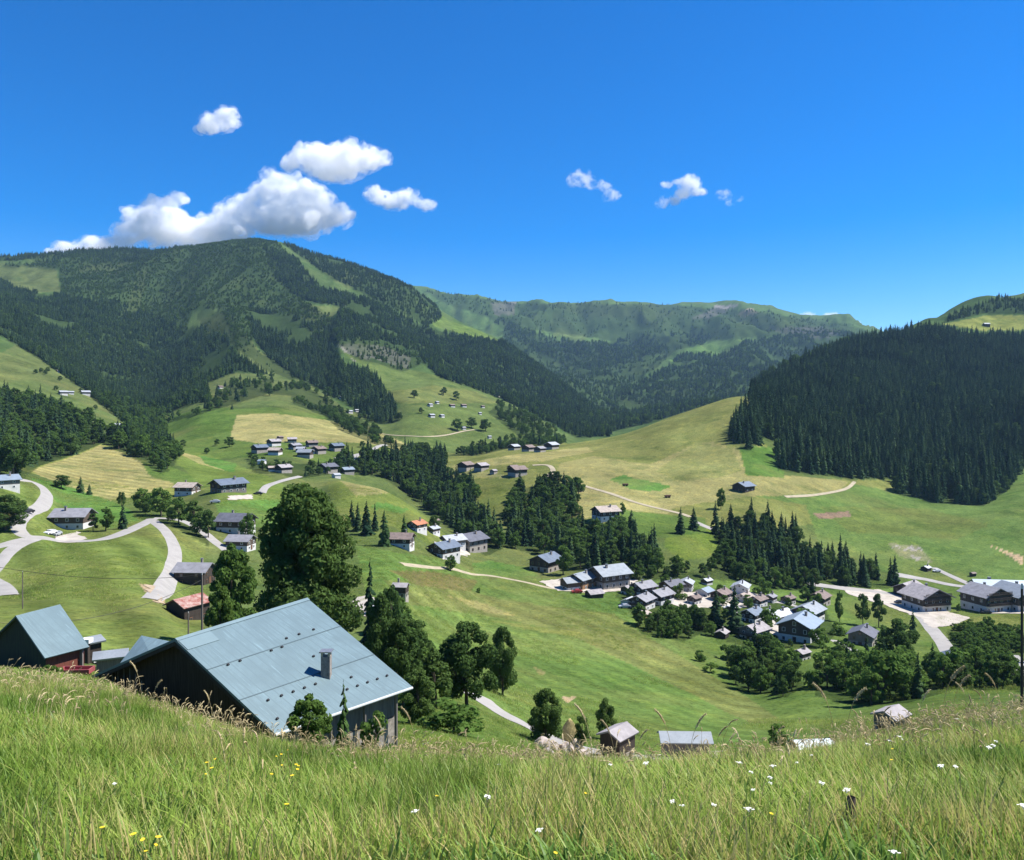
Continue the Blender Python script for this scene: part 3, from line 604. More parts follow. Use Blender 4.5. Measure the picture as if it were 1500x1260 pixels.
def house(u, vb, wpx, psi, roof, upper, lower, label, ratio=.85, wall_h=None, rise=.42, name='chalet', cat='house', group=None, dmin=20, chim=1, balc=0, storeys=2, win=1, over=.09, dmax=1e9, base=3.):
    if 140 <= psi <= 169: psi = 36 + (u * 7) % 24
    if dmin >= 170 and wpx > 12 and u > 560: wpx *= 1.2
    p = hit(u, vb - 1.5, dmin, dmax); d = p.y; W = wpx * d / F; a = R(psi)
    Lr = W / (abs(math.cos(a)) + ratio * abs(math.sin(a))) / (1 + over); Wd = Lr * ratio; px = F / d
    Hw = wall_h if wall_h else min(max(Wd * .5, 2.2), 5.6)
    if storeys == 1: Hw = wall_h or max(Wd * .32, 1.6)
    p = p + Vector((0, Wd * .3, 0)); z = H(p.x, p.y)
    BLOCK.append((p.x, p.y, max(Lr, Wd) * .75 + 2.5))
    e = empty(name, (p.x, p.y, z), a); tag(e, label, cat, group)
    hx, hy = Lr / 2, Wd / 2; rz = hy * rise * 2 * .55 if rise == .42 else hy * rise
    zl = Hw * (.45 if storeys == 2 else .35)
    MB().box(-hx, hx, -hy, hy, -base, zl).build('ground_floor' if storeys == 2 else 'plinth', WALL[lower], e)
    m = MB(); o = .03
    A = [(-hx - o, -hy - o, zl), (hx + o, -hy - o, zl), (hx + o, hy + o, zl), (-hx - o, hy + o, zl)]; B = [(x, y, Hw) for x, y, _ in A]
    rg = [(-hx - o, 0, Hw + rz), (hx + o, 0, Hw + rz)]
    m.quad(A[0], A[1], B[1], B[0]).quad(A[2], A[3], B[3], B[2]).quad(A[1], A[2], B[2], rg[1], B[1]).quad(A[3], A[0], B[0], rg[0], B[3]).quad(*A)
    m.build('wall', WALL[upper], e)
    ov = max(Lr * over, .35); sl = rz / hy; th = max(.16, .02 * Wd)
    r_ = MB(); n1 = Vector((0, -sl, 1)).normalized(); n2 = Vector((0, sl, 1)).normalized()
    ze = Hw - ov * sl; up = th * 1.02
    rt = bpy.data.objects
    r_.slab([(-hx - ov, -hy - ov, ze + up), (hx + ov, -hy - ov, ze + up), (hx + ov, 0, Hw + rz + up), (-hx - ov, 0, Hw + rz + up)], n1, th)
    r_.slab([(hx + ov, hy + ov, ze + up), (-hx - ov, hy + ov, ze + up), (-hx - ov, 0, Hw + rz + up), (hx + ov, 0, Hw + rz + up)], n2, th)
    rf = r_.build('roof', ROOF[roof], e)
    if chim and wpx > 16:
        cs = max(.24, Lr * .03); cx_, cy_ = Lr * .18 * (1 if u % 2 < 1 else -1), -hy * .3; zc = Hw + rz * (1 - .3) + up
        c = MB().box(cx_ - cs, cx_ + cs, cy_ - cs, cy_ + cs, zc - .5, zc + 1.3).build('chimney', CHIM, rf)
        MB().box(cx_ - cs - .1, cx_ + cs + .1, cy_ - cs - .1, cy_ + cs + .1, zc + 1.31, zc + 1.45).build('cap', METAL, c) if wpx > 30 else None
    if win and wpx >= 20:
        big = wpx > 42; rows = [zl * .45] + ([zl + (Hw - zl) * .5] if storeys == 2 else [])
        ww, wh = min(1.1, Lr * .07) * (1 if big else 1.25), min(1.2, Hw * .2)
        # the two walls turned to the camera: the eave wall and the gable whose outward normals look back
        sides = []
        ny = -1 if math.cos(a) > 0 else 1; nx = -1 if math.sin(a) > 0 else 1
        for zc in rows:
            k = max(2, int(Lr / (3.2 if big else 4.2)))
            for q in range(k): sides.append(('e', -hx + Lr * (q + .5) / k, zc))
            k = max(2, int(Wd / (3.0 if big else 4.2)))
            for q in range(k): sides.append(('g', -hy + Wd * (q + .5) / k, zc))
        if storeys == 2: sides.append(('g', 0, Hw + rz * .3))
        for sd_, c, zc in sides:
            if sd_ == 'e': y = ny * (hy + o + .02); fr = MB().box(c - ww / 2 - .12, c + ww / 2 + .12, y - .05, y + .05, zc - wh / 2 - .1, zc + wh / 2 + .1); gl = MB().box(c - ww / 2, c + ww / 2, y - .07, y + .07, zc - wh / 2, zc + wh / 2)
            else: x = nx * (hx + o + .02); fr = MB().box(x - .05, x + .05, c - ww / 2 - .12, c + ww / 2 + .12, zc - wh / 2 - .1, zc + wh / 2 + .1); gl = MB().box(x - .07, x + .07, c - ww / 2, c + ww / 2, zc - wh / 2, zc + wh / 2)
            f = fr.build('window', FRAME if lower == 'white' or (int(c * 7) % 2) else SHUT, e)
            if wpx > 30: gl.build('pane', GLASS, f)
            else: f.data.materials[0] = GLASS
        if wpx >= 34:
            x = nx * (hx + .03); dr = MB().box(x - .09, x + .09, -.55, .55, -.3, min(2.0, zl - .1)).build('door', SHUT, e)
            y = .35; MB().box(x + nx * .1 - .03, x + nx * .1 + .03, y - .05, y + .05, .8, .95).build('handle', METAL, dr)
        for b_ in range(balc):
            zb = zl + .05 + b_ * (Hw - zl + .2) * .55; xo = nx * (hx + .04)
            bb = MB().box(min(xo, xo + nx * 1.25), max(xo, xo + nx * 1.25), -hy * .92, hy * .92, zb, zb + .14)
            bo = bb.build('balcony', WALL['wood'], e); rb = MB(); xr = xo + nx * 1.2
            rb.box(xr - .04, xr + .04, -hy * .92, hy * .92, zb + .95, zb + 1.05)
            n = int(hy * 2 / .45)
            for q in range(n + 1): yy = -hy * .9 + hy * 1.8 * q / n; rb.box(xr - .03, xr + .03, yy - .1, yy + .1, zb + .14, zb + .95)
            rb.build('railing', WALL['wood'], bo)
    return e

# ---------------------------------------------------------------- roads (draped a little above the ground)
ROADM = surf('pale worn road', (.31, .295, .275), .95, .14, .25, coord='Object'); TRACK = surf('earth track', (.36, .31, .21), .95, .2, .3); APRON = surf('pale gravel', (.44, .40, .34), .95, .18, .3, col2=(.33, .29, .25))
def spline(pts, n):
    out = []; P_ = [pts[0]] + list(pts) + [pts[-1]]
    for i in range(1, len(P_) - 2):
        a, b, c, e = P_[i - 1:i + 3]
        for k in range(n):
            t = k / n; out.append(.5 * ((2 * b) + (c - a) * t + (2 * a - 5 * b + 4 * c - e) * t * t + (3 * b - a - 3 * c + e) * t ** 3))
    out.append(pts[-1]); return out
def road(name, pix, width, mat=None, dmin=20, label=None, lift=.12, dmax=1e9):
    p3 = [hit(u, v, dmin, dmax) for u, v in pix]; p3 = [Vector((p.x, p.y, 0)) for p in p3]
    c = spline(p3, 14); vs = []; fs = []; m = 5
    for i, p in enumerate(c):
        t = (c[min(i + 1, len(c) - 1)] - c[max(i - 1, 0)]).normalized(); n = Vector((-t.y, t.x, 0)); w = width * (.93 + .14 * vnoise(np.array([i * .35]), np.array([len(pix) * 3.1]), 6)[0])
        for k in range(m):
            q = p + n * w * (k / (m - 1) - .5); vs.append((q.x, q.y, H(q.x, q.y) + lift + (.0 if 0 < k < m - 1 else -.10)))
        if p.y < 420: BLOCK.append((p.x, p.y, width * .5 + 1.8))
    for i in range(len(c) - 1):
        for k in range(m - 1): fs.append((i * m + k, i * m + k + 1, (i + 1) * m + k + 1, (i + 1) * m + k))
    me = bpy.data.meshes.new(name); me.from_pydata(vs, [], fs); me.materials.append(mat or ROADM); me.polygons.foreach_set('use_smooth', np.ones(len(fs), bool))
    o = bpy.data.objects.new(name, me); COL.objects.link(o); o['kind'] = 'structure'; return o
def patch(name, pix, mat, step=.8, dmin=20, lift=.08, dmax=1e9):
    p3 = [hit(u, v, dmin, dmax) for u, v in pix]; xs = [p.x for p in p3]; ys = [p.y for p in p3]
    gx = np.arange(min(xs), max(xs) + step, step); gy = np.arange(min(ys), max(ys) + step, step); GX, GY = np.meshgrid(gx, gy)
    ins = inpoly(GX + (fbm(GX / 4, GY / 4, 2, 5) - .5) * 3, GY + (fbm(GX / 4, GY / 4 + 30, 2, 5) - .5) * 3, [(p.x, p.y) for p in p3]); idx = -np.ones(GX.shape, int); vs = []
    for i, j in zip(*np.where(ins)): idx[i, j] = len(vs); vs.append((GX[i, j], GY[i, j], H(GX[i, j], GY[i, j]) + lift))
    fs = []
    for i in range(len(gy) - 1):
        for j in range(len(gx) - 1):
            q = (idx[i, j], idx[i, j + 1], idx[i + 1, j + 1], idx[i + 1, j])
            if min(q) >= 0: fs.append(q)
            else:
                g = [k for k in q if k >= 0]
                if len(g) == 3: fs.append(tuple(g))
    me = bpy.data.meshes.new(name); me.from_pydata(vs, [], fs); me.materials.append(mat); o = bpy.data.objects.new(name, me); COL.objects.link(o); o['kind'] = 'structure'
    BLOCK.append((sum(xs) / len(xs), sum(ys) / len(ys), 8)); return o
# ---------------------------------------------------------------- roads and yards
road('road', [(-40,688),(10,700),(48,706),(68,722),(60,742),(34,756),(26,770),(40,786),(90,793),(150,790),(200,772),(224,760)], 4.4, dmin=150)
road('road', [(226,759),(262,762),(290,774),(318,796),(345,815)], 3.8, dmin=150)
road('road', [(224,763),(244,780),(256,806),(252,835),(238,862),(222,878)], 3.8, dmin=120)
road('road', [(52,789),(22,802),(2,822),(-20,845)], 3.6, dmin=120); road('road', [(-30,838),(0,856),(14,872)], 3.6, dmin=110)
road('road', [(-60,812),(0,800),(40,790)], 3.5, dmin=120, lift=.14)
road('road', [(697,1018),(722,1036),(760,1058),(800,1078),(858,1098),(930,1110),(1040,1112)], 4.6, dmin=75, lift=.16)
road('road', [(490,672),(516,668),(548,658),(566,652)], 4, dmin=420, lift=.3); road('road', [(512,678),(524,668),(548,658)], 3, dmin=420, lift=.34)
road('road', [(384,722),(392,712),(415,704),(440,698)], 3.6, dmin=300, lift=.2)
road('track', [(855,712),(890,722),(930,736),(990,751),(1012,758)], 3.6, TRACK, dmin=400, lift=.3)
road('track', [(780,682),(802,682),(810,690),(800,700)], 3.8, TRACK, dmin=480, lift=.4)
road('road', [(1018,765),(1040,774),(1062,780)], 5, dmin=330, lift=.2)
road('track', [(588,826),(640,832),(700,842),(760,851),(810,862),(860,868)], 2.6, TRACK, dmin=200)
road('track', [(1252,706),(1240,716),(1210,723),(1150,728)], 2.5, TRACK, dmin=420, lift=.3)
road('track', [(560,636),(620,640),(680,632),(700,630)], 2.5, TRACK, dmin=650, lift=.5)
road('road', [(1115,880),(1150,884),(1195,896)], 3.2, dmin=230); road('road', [(1180,855),(1235,862),(1290,868),(1330,880),(1352,900)], 7, dmin=260, lift=.2)
road('road', [(1346,898),(1362,918),(1380,940),(1396,966),(1400,985)], 5, dmin=200); road('road', [(1310,842),(1350,848),(1400,858),(1450,862),(1540,858)], 6, dmin=300, lift=.2)
road('road', [(1368,832),(1395,845),(1425,858)], 4, dmin=330, lift=.25); road('road', [(1222,938),(1245,950),(1280,962)], 3.4, dmin=170); road('road', [(1475,960),(1500,985),(1530,1000)], 6, dmin=150)
patch('gravel_yard', [(1235,860),(1290,864),(1345,882),(1420,905),(1400,917),(1365,921),(1345,905),(1300,888),(1240,870)], APRON, dmin=250, lift=.15)
patch('gravel_yard', [(790,852),(825,848),(935,850),(930,862),(880,870),(815,866)], APRON, dmin=230, lift=.15)
patch('gravel_yard', [(1120,900),(1160,892),(1175,915),(1150,935),(1120,925)], APRON, dmin=200, lift=.15)
patch('gravel_yard', [(950,872),(1000,868),(1120,868),(1110,890),(1000,892)], APRON, dmin=230, lift=.12)
patch('gravel_yard', [(1430,893),(1520,885),(1520,899),(1440,899)], APRON, dmin=260, lift=.15)
patch('gravel_yard', [(75,782),(115,778),(128,792),(80,794)], APRON, dmin=200, lift=.10)
patch('gravel_yard', [(330,728),(370,725),(372,732),(335,734)], APRON, dmin=280, lift=.15)
patch('gravel_yard', [(625,800),(660,790),(690,812),(650,822)], APRON, dmin=250, lift=.12)
patch('gravel_yard', [(1010,738),(1060,772),(1062,780),(1030,775)], APRON, dmin=340, lift=.1) if False else None
patch('bare_earth', [(205,855),(225,858),(240,880),(228,885),(214,874)], surf('bare earth', (.40, .31, .21), .95, .25, .5), dmin=130, lift=.1)
patch('gravel_yard', [(500,880),(545,872),(565,890),(545,905),(520,900)], APRON, dmin=110, lift=.1)
patch('gravel_yard', [(860,1106),(1060,1100),(1060,1112),(880,1118)], APRON, step=.5, dmin=70, lift=.1)

# ---------------------------------------------------------------- houses: left slope
G1 = 'chalets along the looping road'
house(2, 716, 44, 150, 'sky', 'greywood', 'white', 'white walled house with pale blue roof at the left edge beside the upper road bend', group=G1, dmin=150)
house(101, 776, 52, 4, 'grey', 'wood', 'white', 'grey roofed chalet with brown upper storey inside the road loop', group=G1, dmin=150, balc=1)
house(272, 727, 34, 170, 'tan', 'wood', 'white', 'small chalet with pale pinkish roof beside the leafy row of trees', group=G1, dmin=250)
house(332, 722, 50, 158, 'blue', 'dark', 'greywood', 'long farmhouse with dark blue roof alone on the green field', group=G1, dmin=280, wall_h=4, ratio=.6)
house(342, 782, 52, 172, 'dark', 'wood', 'white', 'dark roofed chalet just above a paler one left of the big tree', group=G1, dmin=200)
house(350, 806, 40, 172, 'grey', 'wood', 'white', 'light grey roofed chalet just left of the big tree, below a darker one', group=G1, dmin=200, wall_h=3)
house(281, 856, 52, 176, 'grey', 'dark', 'dark', 'grey roofed dark barn at the end of the side road', group=G1, dmin=140, cat='barn', name='barn')
house(271, 908, 60, 62, 'rust', 'dark', 'dark', 'old barn with rusty red iron roof beside the pole', dmin=110, cat='barn', name='barn', storeys=1, wall_h=3.0, chim=0)
house(586, 874, 24, 172, 'lilac', 'dark', 'stone', 'small pale roofed hut at the edge of the green slope above the copse', dmin=120, cat='hut', name='hut', storeys=1, wall_h=2.6)
G2 = 'chalets on the slope right of the big tree'
house(587, 803, 32, 172, 'brown', 'dark', 'white', 'brown roofed chalet alone below the orange roofed one', group=G2, dmin=230)
house(610, 779, 26, 165, 'orange', 'wood', 'white', 'chalet with orange tile roof on the shoulder', group=G2, dmin=250)
house(634, 783, 18, 165, 'pale', 'wood', 'white', 'little house with white roof touching the orange roofed chalet', group=G2, dmin=250)
house(650, 818, 42, 168, 'blue', 'wood', 'white', 'blue grey roofed chalet above the lone tree of the meadow', group=G2, dmin=240)
house(662, 800, 36, 140, 'pale', 'greywood', 'white', 'white roofed shed wedged between the two larger chalets', group=G2, dmin=250, storeys=1, cat='shed', name='shed')
house(688, 808, 46, 165, 'dark', 'greywood', 'stone', 'dark grey roofed chalet against the gully wood', group=G2, dmin=250)
house(636, 768, 14, 165, 'brown', 'dark', 'dark', 'tiny dark hut at the foot of the gully wood near the orange roof', group=G2, dmin=260, storeys=1, cat='hut', name='hut')
house(800, 838, 44, 55, 'blue', 'dark', 'stone', 'blue roofed chalet with dark gable at the edge of the streamside wood', dmin=250)
# village
G3 = 'houses of the right village'
house(838, 865, 30, 25, 'greymetal', 'wood', 'white', 'low wing with grey roof at the left end of the village', group=G3, dmin=230, storeys=1, wall_h=3)
house(852, 863, 40, 50, 'greymetal', 'wood', 'ochre', 'light grey roofed chalet with red brown front on the gravel yard', group=G3, dmin=230)
house(893, 862, 56, 30, 'greymetal', 'wood', 'stone', 'large farmhouse with light grey roof and small chimney beside the gravel yard', group=G3, dmin=230)
house(871, 877, 24, 25, 'lilac', 'dark', 'dark', 'little dark shed in front of the large grey roofed farmhouse', group=G3, dmin=220, storeys=1, cat='shed', name='shed', chim=0)
house(943, 874, 36, 150, 'grey', 'wood', 'white', 'rear grey roofed chalet of the tight cluster of three', group=G3, dmin=230)
house(968, 886, 38, 150, 'grey', 'dark', 'white', 'right grey roofed chalet with white lower wall in the cluster of three', group=G3, dmin=220)
house(942, 893, 36, 155, 'grey', 'wood', 'white', 'front grey roofed chalet in the cluster of three above the leafy trees', group=G3, dmin=220, balc=1)
house(922, 889, 22, 160, 'pale', 'white', 'white', 'small white roofed garage left of the cluster of chalets', group=G3, dmin=220, storeys=1, cat='garage', name='garage', chim=0)
house(942, 908, 22, 160, 'tan', 'ochre', 'ochre', 'small honey coloured hut below the cluster of chalets', group=G3, dmin=200, storeys=1, cat='hut', name='hut', chim=0)
house(985, 870, 32, 35, 'dark', 'dark', 'stone', 'dark chalet behind the cluster of three', group=G3, dmin=240)
house(1006, 866, 24, 70, 'pale', 'greywood', 'white', 'tall narrow house with steep pale roof behind the village trees', group=G3, dmin=240)
house(1036, 858, 16, 150, 'pale', 'wood', 'white', 'tiny white roofed shed at the back of the village', group=G3, dmin=240, storeys=1, cat='shed', name='shed')
house(1034, 874, 24, 165, 'sky', 'white', 'white', 'low shed with pale blue roof in the middle of the village', group=G3, dmin=240, storeys=1, cat='shed', name='shed', chim=0)
house(1058, 882, 30, 145, 'brown', 'dark', 'stone', 'brown roofed chalet just left of the tall pair of dark firs', group=G3, dmin=220)
house(1087, 872, 28, 65, 'pale', 'white', 'white', 'white house with tall gable at the back of the village', group=G3, dmin=240)
house(1092, 884, 24, 150, 'tan', 'white', 'white', 'cream roofed house in front of the white gabled one', group=G3, dmin=220)
house(1112, 889, 26, 155, 'brown', 'wood', 'white', 'red brown roofed chalet at the village centre', group=G3, dmin=220)
house(1104, 912, 34, 45, 'blue', 'dark', 'white', 'chalet with bright blue panelled roof behind the grey green one', group=G3, dmin=190)
house(1108, 938, 40, 150, 'lilac', 'greywood', 'white', 'grey green walled chalet with pale brown roof on the lawn', group=G3, dmin=180, balc=1)
house(1126, 904, 18, 160, 'pale', 'wood', 'white', 'small white roofed hut right of the blue panelled roof', group=G3, dmin=200, storeys=1, cat='hut', name='hut')
house(1142, 908, 40, 160, 'pale', 'wood', 'white', 'long low building with bright white roof', group=G3, dmin=200, storeys=1, ratio=.5)
house(1188, 912, 46, 155, 'greymetal', 'wood', 'white', 'light grey roofed chalet behind the pale blue roofed one', group=G3, dmin=200)
house(1176, 940, 62, 55, 'sky', 'wood', 'white', 'largest village chalet, pale blue metal roof over a pale gable wall', group=G3, dmin=180, wall_h=5.5)
house(1176, 968, 28, 165, 'lilac', 'wood', 'white', 'small chalet with pale roof directly below the largest village chalet', group=G3, dmin=160)
house(1050, 920, 18, 160, 'lilac', 'dark', 'dark', 'tiny hut with pale roof below the pair of firs', group=G3, dmin=190, storeys=1, cat='hut', name='hut')
house(1059, 936, 20, 160, 'lilac', 'dark', 'dark', 'tiny hut with pinkish roof on the lawn beside a leafy tree', group=G3, dmin=180, storeys=1, cat='hut', name='hut')
house(1202, 888, 34, 155, 'brown', 'dark', 'stone', 'brown roofed chalet at the foot of the spruce grove', group=G3, dmin=230)
house(1268, 946, 44, 150, 'dark', 'greywood', 'stone', 'dark grey roofed chalet behind the broad leafy tree', group=G3, dmin=180)
house(1395, 980, 40, 160, 'blue', 'dark', 'dark', 'blue grey roofed shed beside the descending lane', group=G3, dmin=160, storeys=1, wall_h=3, cat='shed', name='shed', chim=0)
G4 = 'timber hotels by the gravel yard'
house(1364, 896, 54, 104, 'lilac', 'wood', 'white', 'broad timber hotel with balconies standing alone behind the gravel yard', group=G4, dmin=270, wall_h=6.4, balc=3, ratio=1.15, over=.12, cat='hotel', name='hotel')
house(1336, 878, 42, 40, 'lilac', 'dark', 'dark', 'dark timber hotel half hidden behind the broad one', group=G4, dmin=290, cat='hotel', name='hotel')
house(1452, 897, 54, 108, 'grey', 'wood', 'white', 'grey roofed timber hotel with balconies left of the edge one', group=G4, dmin=270, wall_h=7.2, balc=3, ratio=1.1, cat='hotel', name='hotel')
house(1500, 895, 54, 104, 'greymetal', 'wood', 'white', 'light grey roofed hotel cut by the right edge', group=G4, dmin=280, wall_h=7, balc=2, ratio=1.0, cat='hotel', name='hotel')
house(1468, 878, 60, 172, 'sky', 'wood', 'white', 'long building with pale blue roof behind the right hotels', group=G4, dmin=310, wall_h=6, ratio=.45)
house(1358, 838, 14, 150, 'pale', 'dark', 'dark', 'tiny white roofed hut on the pasture above the hotels', dmin=330, storeys=1, cat='hut', name='hut')
house(1426, 846, 9, 20, 'brown', 'dark', 'dark', 'tiny dark hut beside the road above the hotels', dmin=330, storeys=1, cat='hut', name='hut')
for u, v, w_, ps, rf, wl, lb in [(1018,886,20,45,'brown','dark','small brown chalet between the village trees and the dark firs'),(1074,902,20,150,'lilac','wood','small pale roofed chalet just right of the tall firs'),
 (1130,884,18,50,'grey','wood','small grey roofed chalet right of the red brown one'),(1156,886,20,40,'brown','wood','small brown roofed chalet above the long white roofed building'),(922,872,22,45,'lilac','wood','small chalet between the large farmhouse and the cluster of three')]:
    house(u, v, w_, ps, rf, wl, 'white', lb, group=G3, dmin=210)
# right hill
house(1091, 721, 30, 160, 'blue', 'dark', 'dark', 'dark barn with blue grey roof alone on the tan field', dmin=400, cat='barn', name='barn', storeys=1)
house(888, 764, 36, 25, 'tan', 'dark', 'white', 'lone farmhouse with pale roof and dark gable above the streamside wood', dmin=360, cat='farmhouse', name='farmhouse')
house(1446, 480, 8, 0, 'pale', 'dark', 'dark', 'tiny chalet on the hilltop pasture above the spruce forest', dmin=1300)
# hamlets
G5 = 'houses of the hamlet on the shoulder'
for u, v, w_, ps, rf, wl, lb in [
 (379,665,26,160,'blue','dark','blue roofed barn at the left end of the hamlet'), (400,655,22,150,'lilac','wood','pale roofed chalet highest at the left of the hamlet'),
 (402,668,20,170,'tan','wood','chalet with warm cream roof in the lower left of the hamlet'), (410,646,10,160,'brown','dark','tiny dark hut above the hamlet'),
 (427,650,16,20,'lilac','dark','little chalet with pinkish roof in the upper middle of the hamlet'), (431,660,20,160,'grey','dark','grey roofed chalet in the middle of the hamlet'),
 (446,672,22,175,'greymetal','dark','grey green metal roofed barn at the lower middle of the hamlet'), (440,664,14,175,'pale','wood','small white roofed house in the middle of the hamlet'),
 (456,656,20,150,'brown','dark','brown roofed chalet at the upper right of the hamlet'), (466,666,22,160,'brown','dark','brown roofed chalet below another brown roof in the hamlet'),
 (456,666,10,160,'tan','wood','tiny cream roofed hut between brown roofs in the hamlet'), (492,662,24,150,'blue','dark','blue grey roofed chalet at the right end of the hamlet'),
 (383,682,12,170,'sky','white','tiny pale blue roofed shed under the hamlet'), (398,692,14,20,'tan','wood','small pinkish roofed annex under the hamlet'),
 (414,694,26,165,'lilac','dark','large lilac grey roofed farmhouse under the hamlet'), (479,694,30,160,'dark','dark','dark roofed farmhouse above the crown of the big tree'),
 (508,696,22,165,'sky','dark','pale blue roofed chalet right of the dark farmhouse'), (492,702,14,165,'pale','white','small white roofed house below the dark farmhouse')]:
    house(u, v, w_, ps, rf, wl, 'white' if wl != 'dark' else 'stone', lb, group=G5, dmin=430, dmax=760, win=0)
G6 = 'houses of the far hamlets on the hay hill'
for u, v, w_, ps, rf, wl, lb in [
 (753,661,16,165,'pale','dark','white roofed chalet at the left end of the upper far hamlet'), (774,663,18,165,'brown','dark','brown roofed chalet in the middle of the upper far hamlet'),
 (791,664,16,150,'grey','dark','grey roofed chalet in the upper far hamlet beside the last one'), (808,660,20,165,'pale','dark','light roofed chalet at the right end of the upper far hamlet'),
 (682,691,22,165,'brown','dark','brown roofed chalet at the left end of the lower far hamlet'), (705,691,20,150,'lilac','dark','pale brown roofed chalet second in the lower far hamlet'),
 (723,696,12,165,'lilac','greywood','little pale hut in the middle of the lower far hamlet'), (752,692,16,160,'brown','dark','small dark chalet behind the largest of the lower far hamlet'),
 (758,699,26,160,'brown','dark','largest brown roofed farmhouse of the lower far hamlet'), (852,722,7,160,'pale','dark','tiny white hut at the tip of the conifers beside the hay')]:
    house(u, v, w_, ps, rf, wl, 'stone', lb, group=G6, dmin=430, dmax=860, win=0, chim=0)
G7 = 'farms on the far hillside meadow'
for u, v, w_, lb in [(630,597,9,'white roofed farm at the left of the far hillside meadow'), (640,593,7,'tiny dark barn above the white roofed far farm'), (632,613,11,'low pale farm at the lower left of the far meadow'),
 (647,613,9,'second low pale farm at the lower left of the far meadow'), (662,598,10,'dark barn in the middle of the far meadow'), (679,598,10,'brown chalet right of the dark barn on the far meadow'),
 (707,599,7,'tiny chalet in the trees of the far meadow'), (703,609,6,'tiny white hut under the trees of the far meadow'), (728,583,9,'white roofed chalet at the forest edge above the far meadow'),
 (717,644,7,'pale hut in the dark trees under the far meadow'), (679,631,8,'tiny pale shed low on the far meadow'), (768,584,6,'speck of a hut on the last far meadow'),
 (512,607,10,'white roofed chalet beside the lane under the forest tongue'), (522,605,7,'small grey chalet next to the white one by the forest tongue'), (500,586,7,'tiny pale chalet under the forest tongue'),
 (322,571,9,'lone chalet at the top edge of the green field'), (85,547,7,'tiny chalet high on the left spur meadow'), (91,580,14,'white chalet on the left spur with dark trees above'), (103,579,10,'low white chalet right beside another on the left spur'),
 (124,580,15,'rightmost pale chalet on the left spur meadow'), (168,629,17,'pale metal roofed barn in the left hillside wood')]:
    house(u, v, w_, 165, 'pale' if 'white' in lb or 'pale' in lb else 'brown', 'dark', 'white', lb, group=G7, dmin=450, dmax=1400, win=0, chim=0)
# lower edge, seen through the grass
house(906, 1112, 56, 48, 'lilac', 'dark', 'stone', 'chalet with weathered grey roof just beyond the meadow rim', dmin=80, dmax=104, wall_h=2.6, storeys=1, chim=0)
house(1005, 1112, 72, 178, 'greymetal', 'greywood', 'stone', 'long shed with low blue grey roof just beyond the meadow rim', dmin=85, dmax=112, ratio=.45, storeys=1, wall_h=2.3, cat='shed', name='shed', chim=0)
house(1310, 1066, 54, 160, 'lilac', 'greywood', 'stone', 'small barn with pale roof peeping over the tall grass at the right', dmin=90, dmax=120, storeys=1, cat='barn', name='barn', chim=0)
house(548, 900, 26, 150, 'pale', 'white', 'white', 'low white roofed shed half hidden right of the big tree', dmin=110, storeys=1, cat='shed', name='shed', chim=0)
house(634, 976, 14, 20, 'pale', 'white', 'white', 'white roofed hut glimpsed left of the round tree', dmin=90, storeys=1, cat='hut', name='hut', chim=0)
# small sheds by the big barn
house(158, 974, 50, 25, 'greymetal', 'greywood', 'greywood', 'small shed with pale blue roof right of the wooden barn', dmin=66, dmax=72, storeys=1, wall_h=2.0, cat='shed', name='shed', chim=0, rise=.3)
house(122, 950, 44, 160, 'greymetal', 'dark', 'dark', 'low shed partly hidden behind the wooden barn', dmin=74, dmax=78, storeys=1, wall_h=2.0, cat='shed', name='shed', chim=0, rise=.3)

# ---------------------------------------------------------------- the big barn and its neighbour, from surveyed corners
TEAL = seams('weathered blue sheet roof', (.135, .200, .222), .62, 'X', rough=.55, metal=.1, var=.13, spec=.35, depth=.18)
TEAL2 = surf('lighter blue sheet', (.17, .24, .26), .5, .1, .5, .1)
PLANK = surf('black weathered planks', (.030, .020, .013), .95, .4, 1.6, stretch=(7, 7, .3), col2=(.060, .044, .030))
def big_roof(e, name, A, B, Cc, Dd, mat, th=.14, own_axes=True):
    """roof plane with ridge A-B and eave D-C; local x along the ridge so that the seams run down the slope"""
    A, B, Cc, Dd = map(Vector, (A, B, Cc, Dd)); x = (B - A).normalized(); n = (B - A).cross(Dd - A).normalized()
    if n.z < 0: n = -n
    y = n.cross(x); M = Matrix((x, y, n)).transposed().to_4x4(); M.translation = A; Mi = M.inverted()
    pts = [Mi @ p for p in (A, B, Cc, Dd)]
    m = MB(); nu, nv = 14, 8; g = [[(pts[0].lerp(pts[1], i / nu)).lerp(pts[3].lerp(pts[2], i / nu), j / nv) for i in range(nu + 1)] for j in range(nv + 1)]
    for dz, fl in ((0, 0), (-th, 1)):
        b = len(m.v); m.v += [(p.x, p.y, p.z + dz) for r_ in g for p in r_]
        m.f += [tuple(b + k for k in ((j * (nu + 1) + i), (j * (nu + 1) + i + 1), ((j + 1) * (nu + 1) + i + 1), ((j + 1) * (nu + 1) + i))) for j in range(nv) for i in range(nu)]
    N_ = (nu + 1) * (nv + 1); ed = [(0, i, i + 1) for i in range(nu)] + [(0, nv * (nu + 1) + i, nv * (nu + 1) + i + 1) for i in range(nu)] + [(0, j * (nu + 1), (j + 1) * (nu + 1)) for j in range(nv)] + [(0, j * (nu + 1) + nu, (j + 1) * (nu + 1) + nu) for j in range(nv)]
    m.f += [(p, q, q + N_, p + N_) for _, p, q in ed]
    o = m.build(name, mat, e); o.matrix_local = e.matrix_world.inverted() @ M if False else Matrix.Translation(-e.location) @ M
    return o, M, n
def wall_poly(e, name, pts, mat, th=.2, n=None):
    m = MB(); p = [Vector(q) - e.location for q in pts]; nn = (p[1] - p[0]).cross(p[2] - p[0]).normalized(); m.slab(p, nn, th); return m.build(name, mat, e)

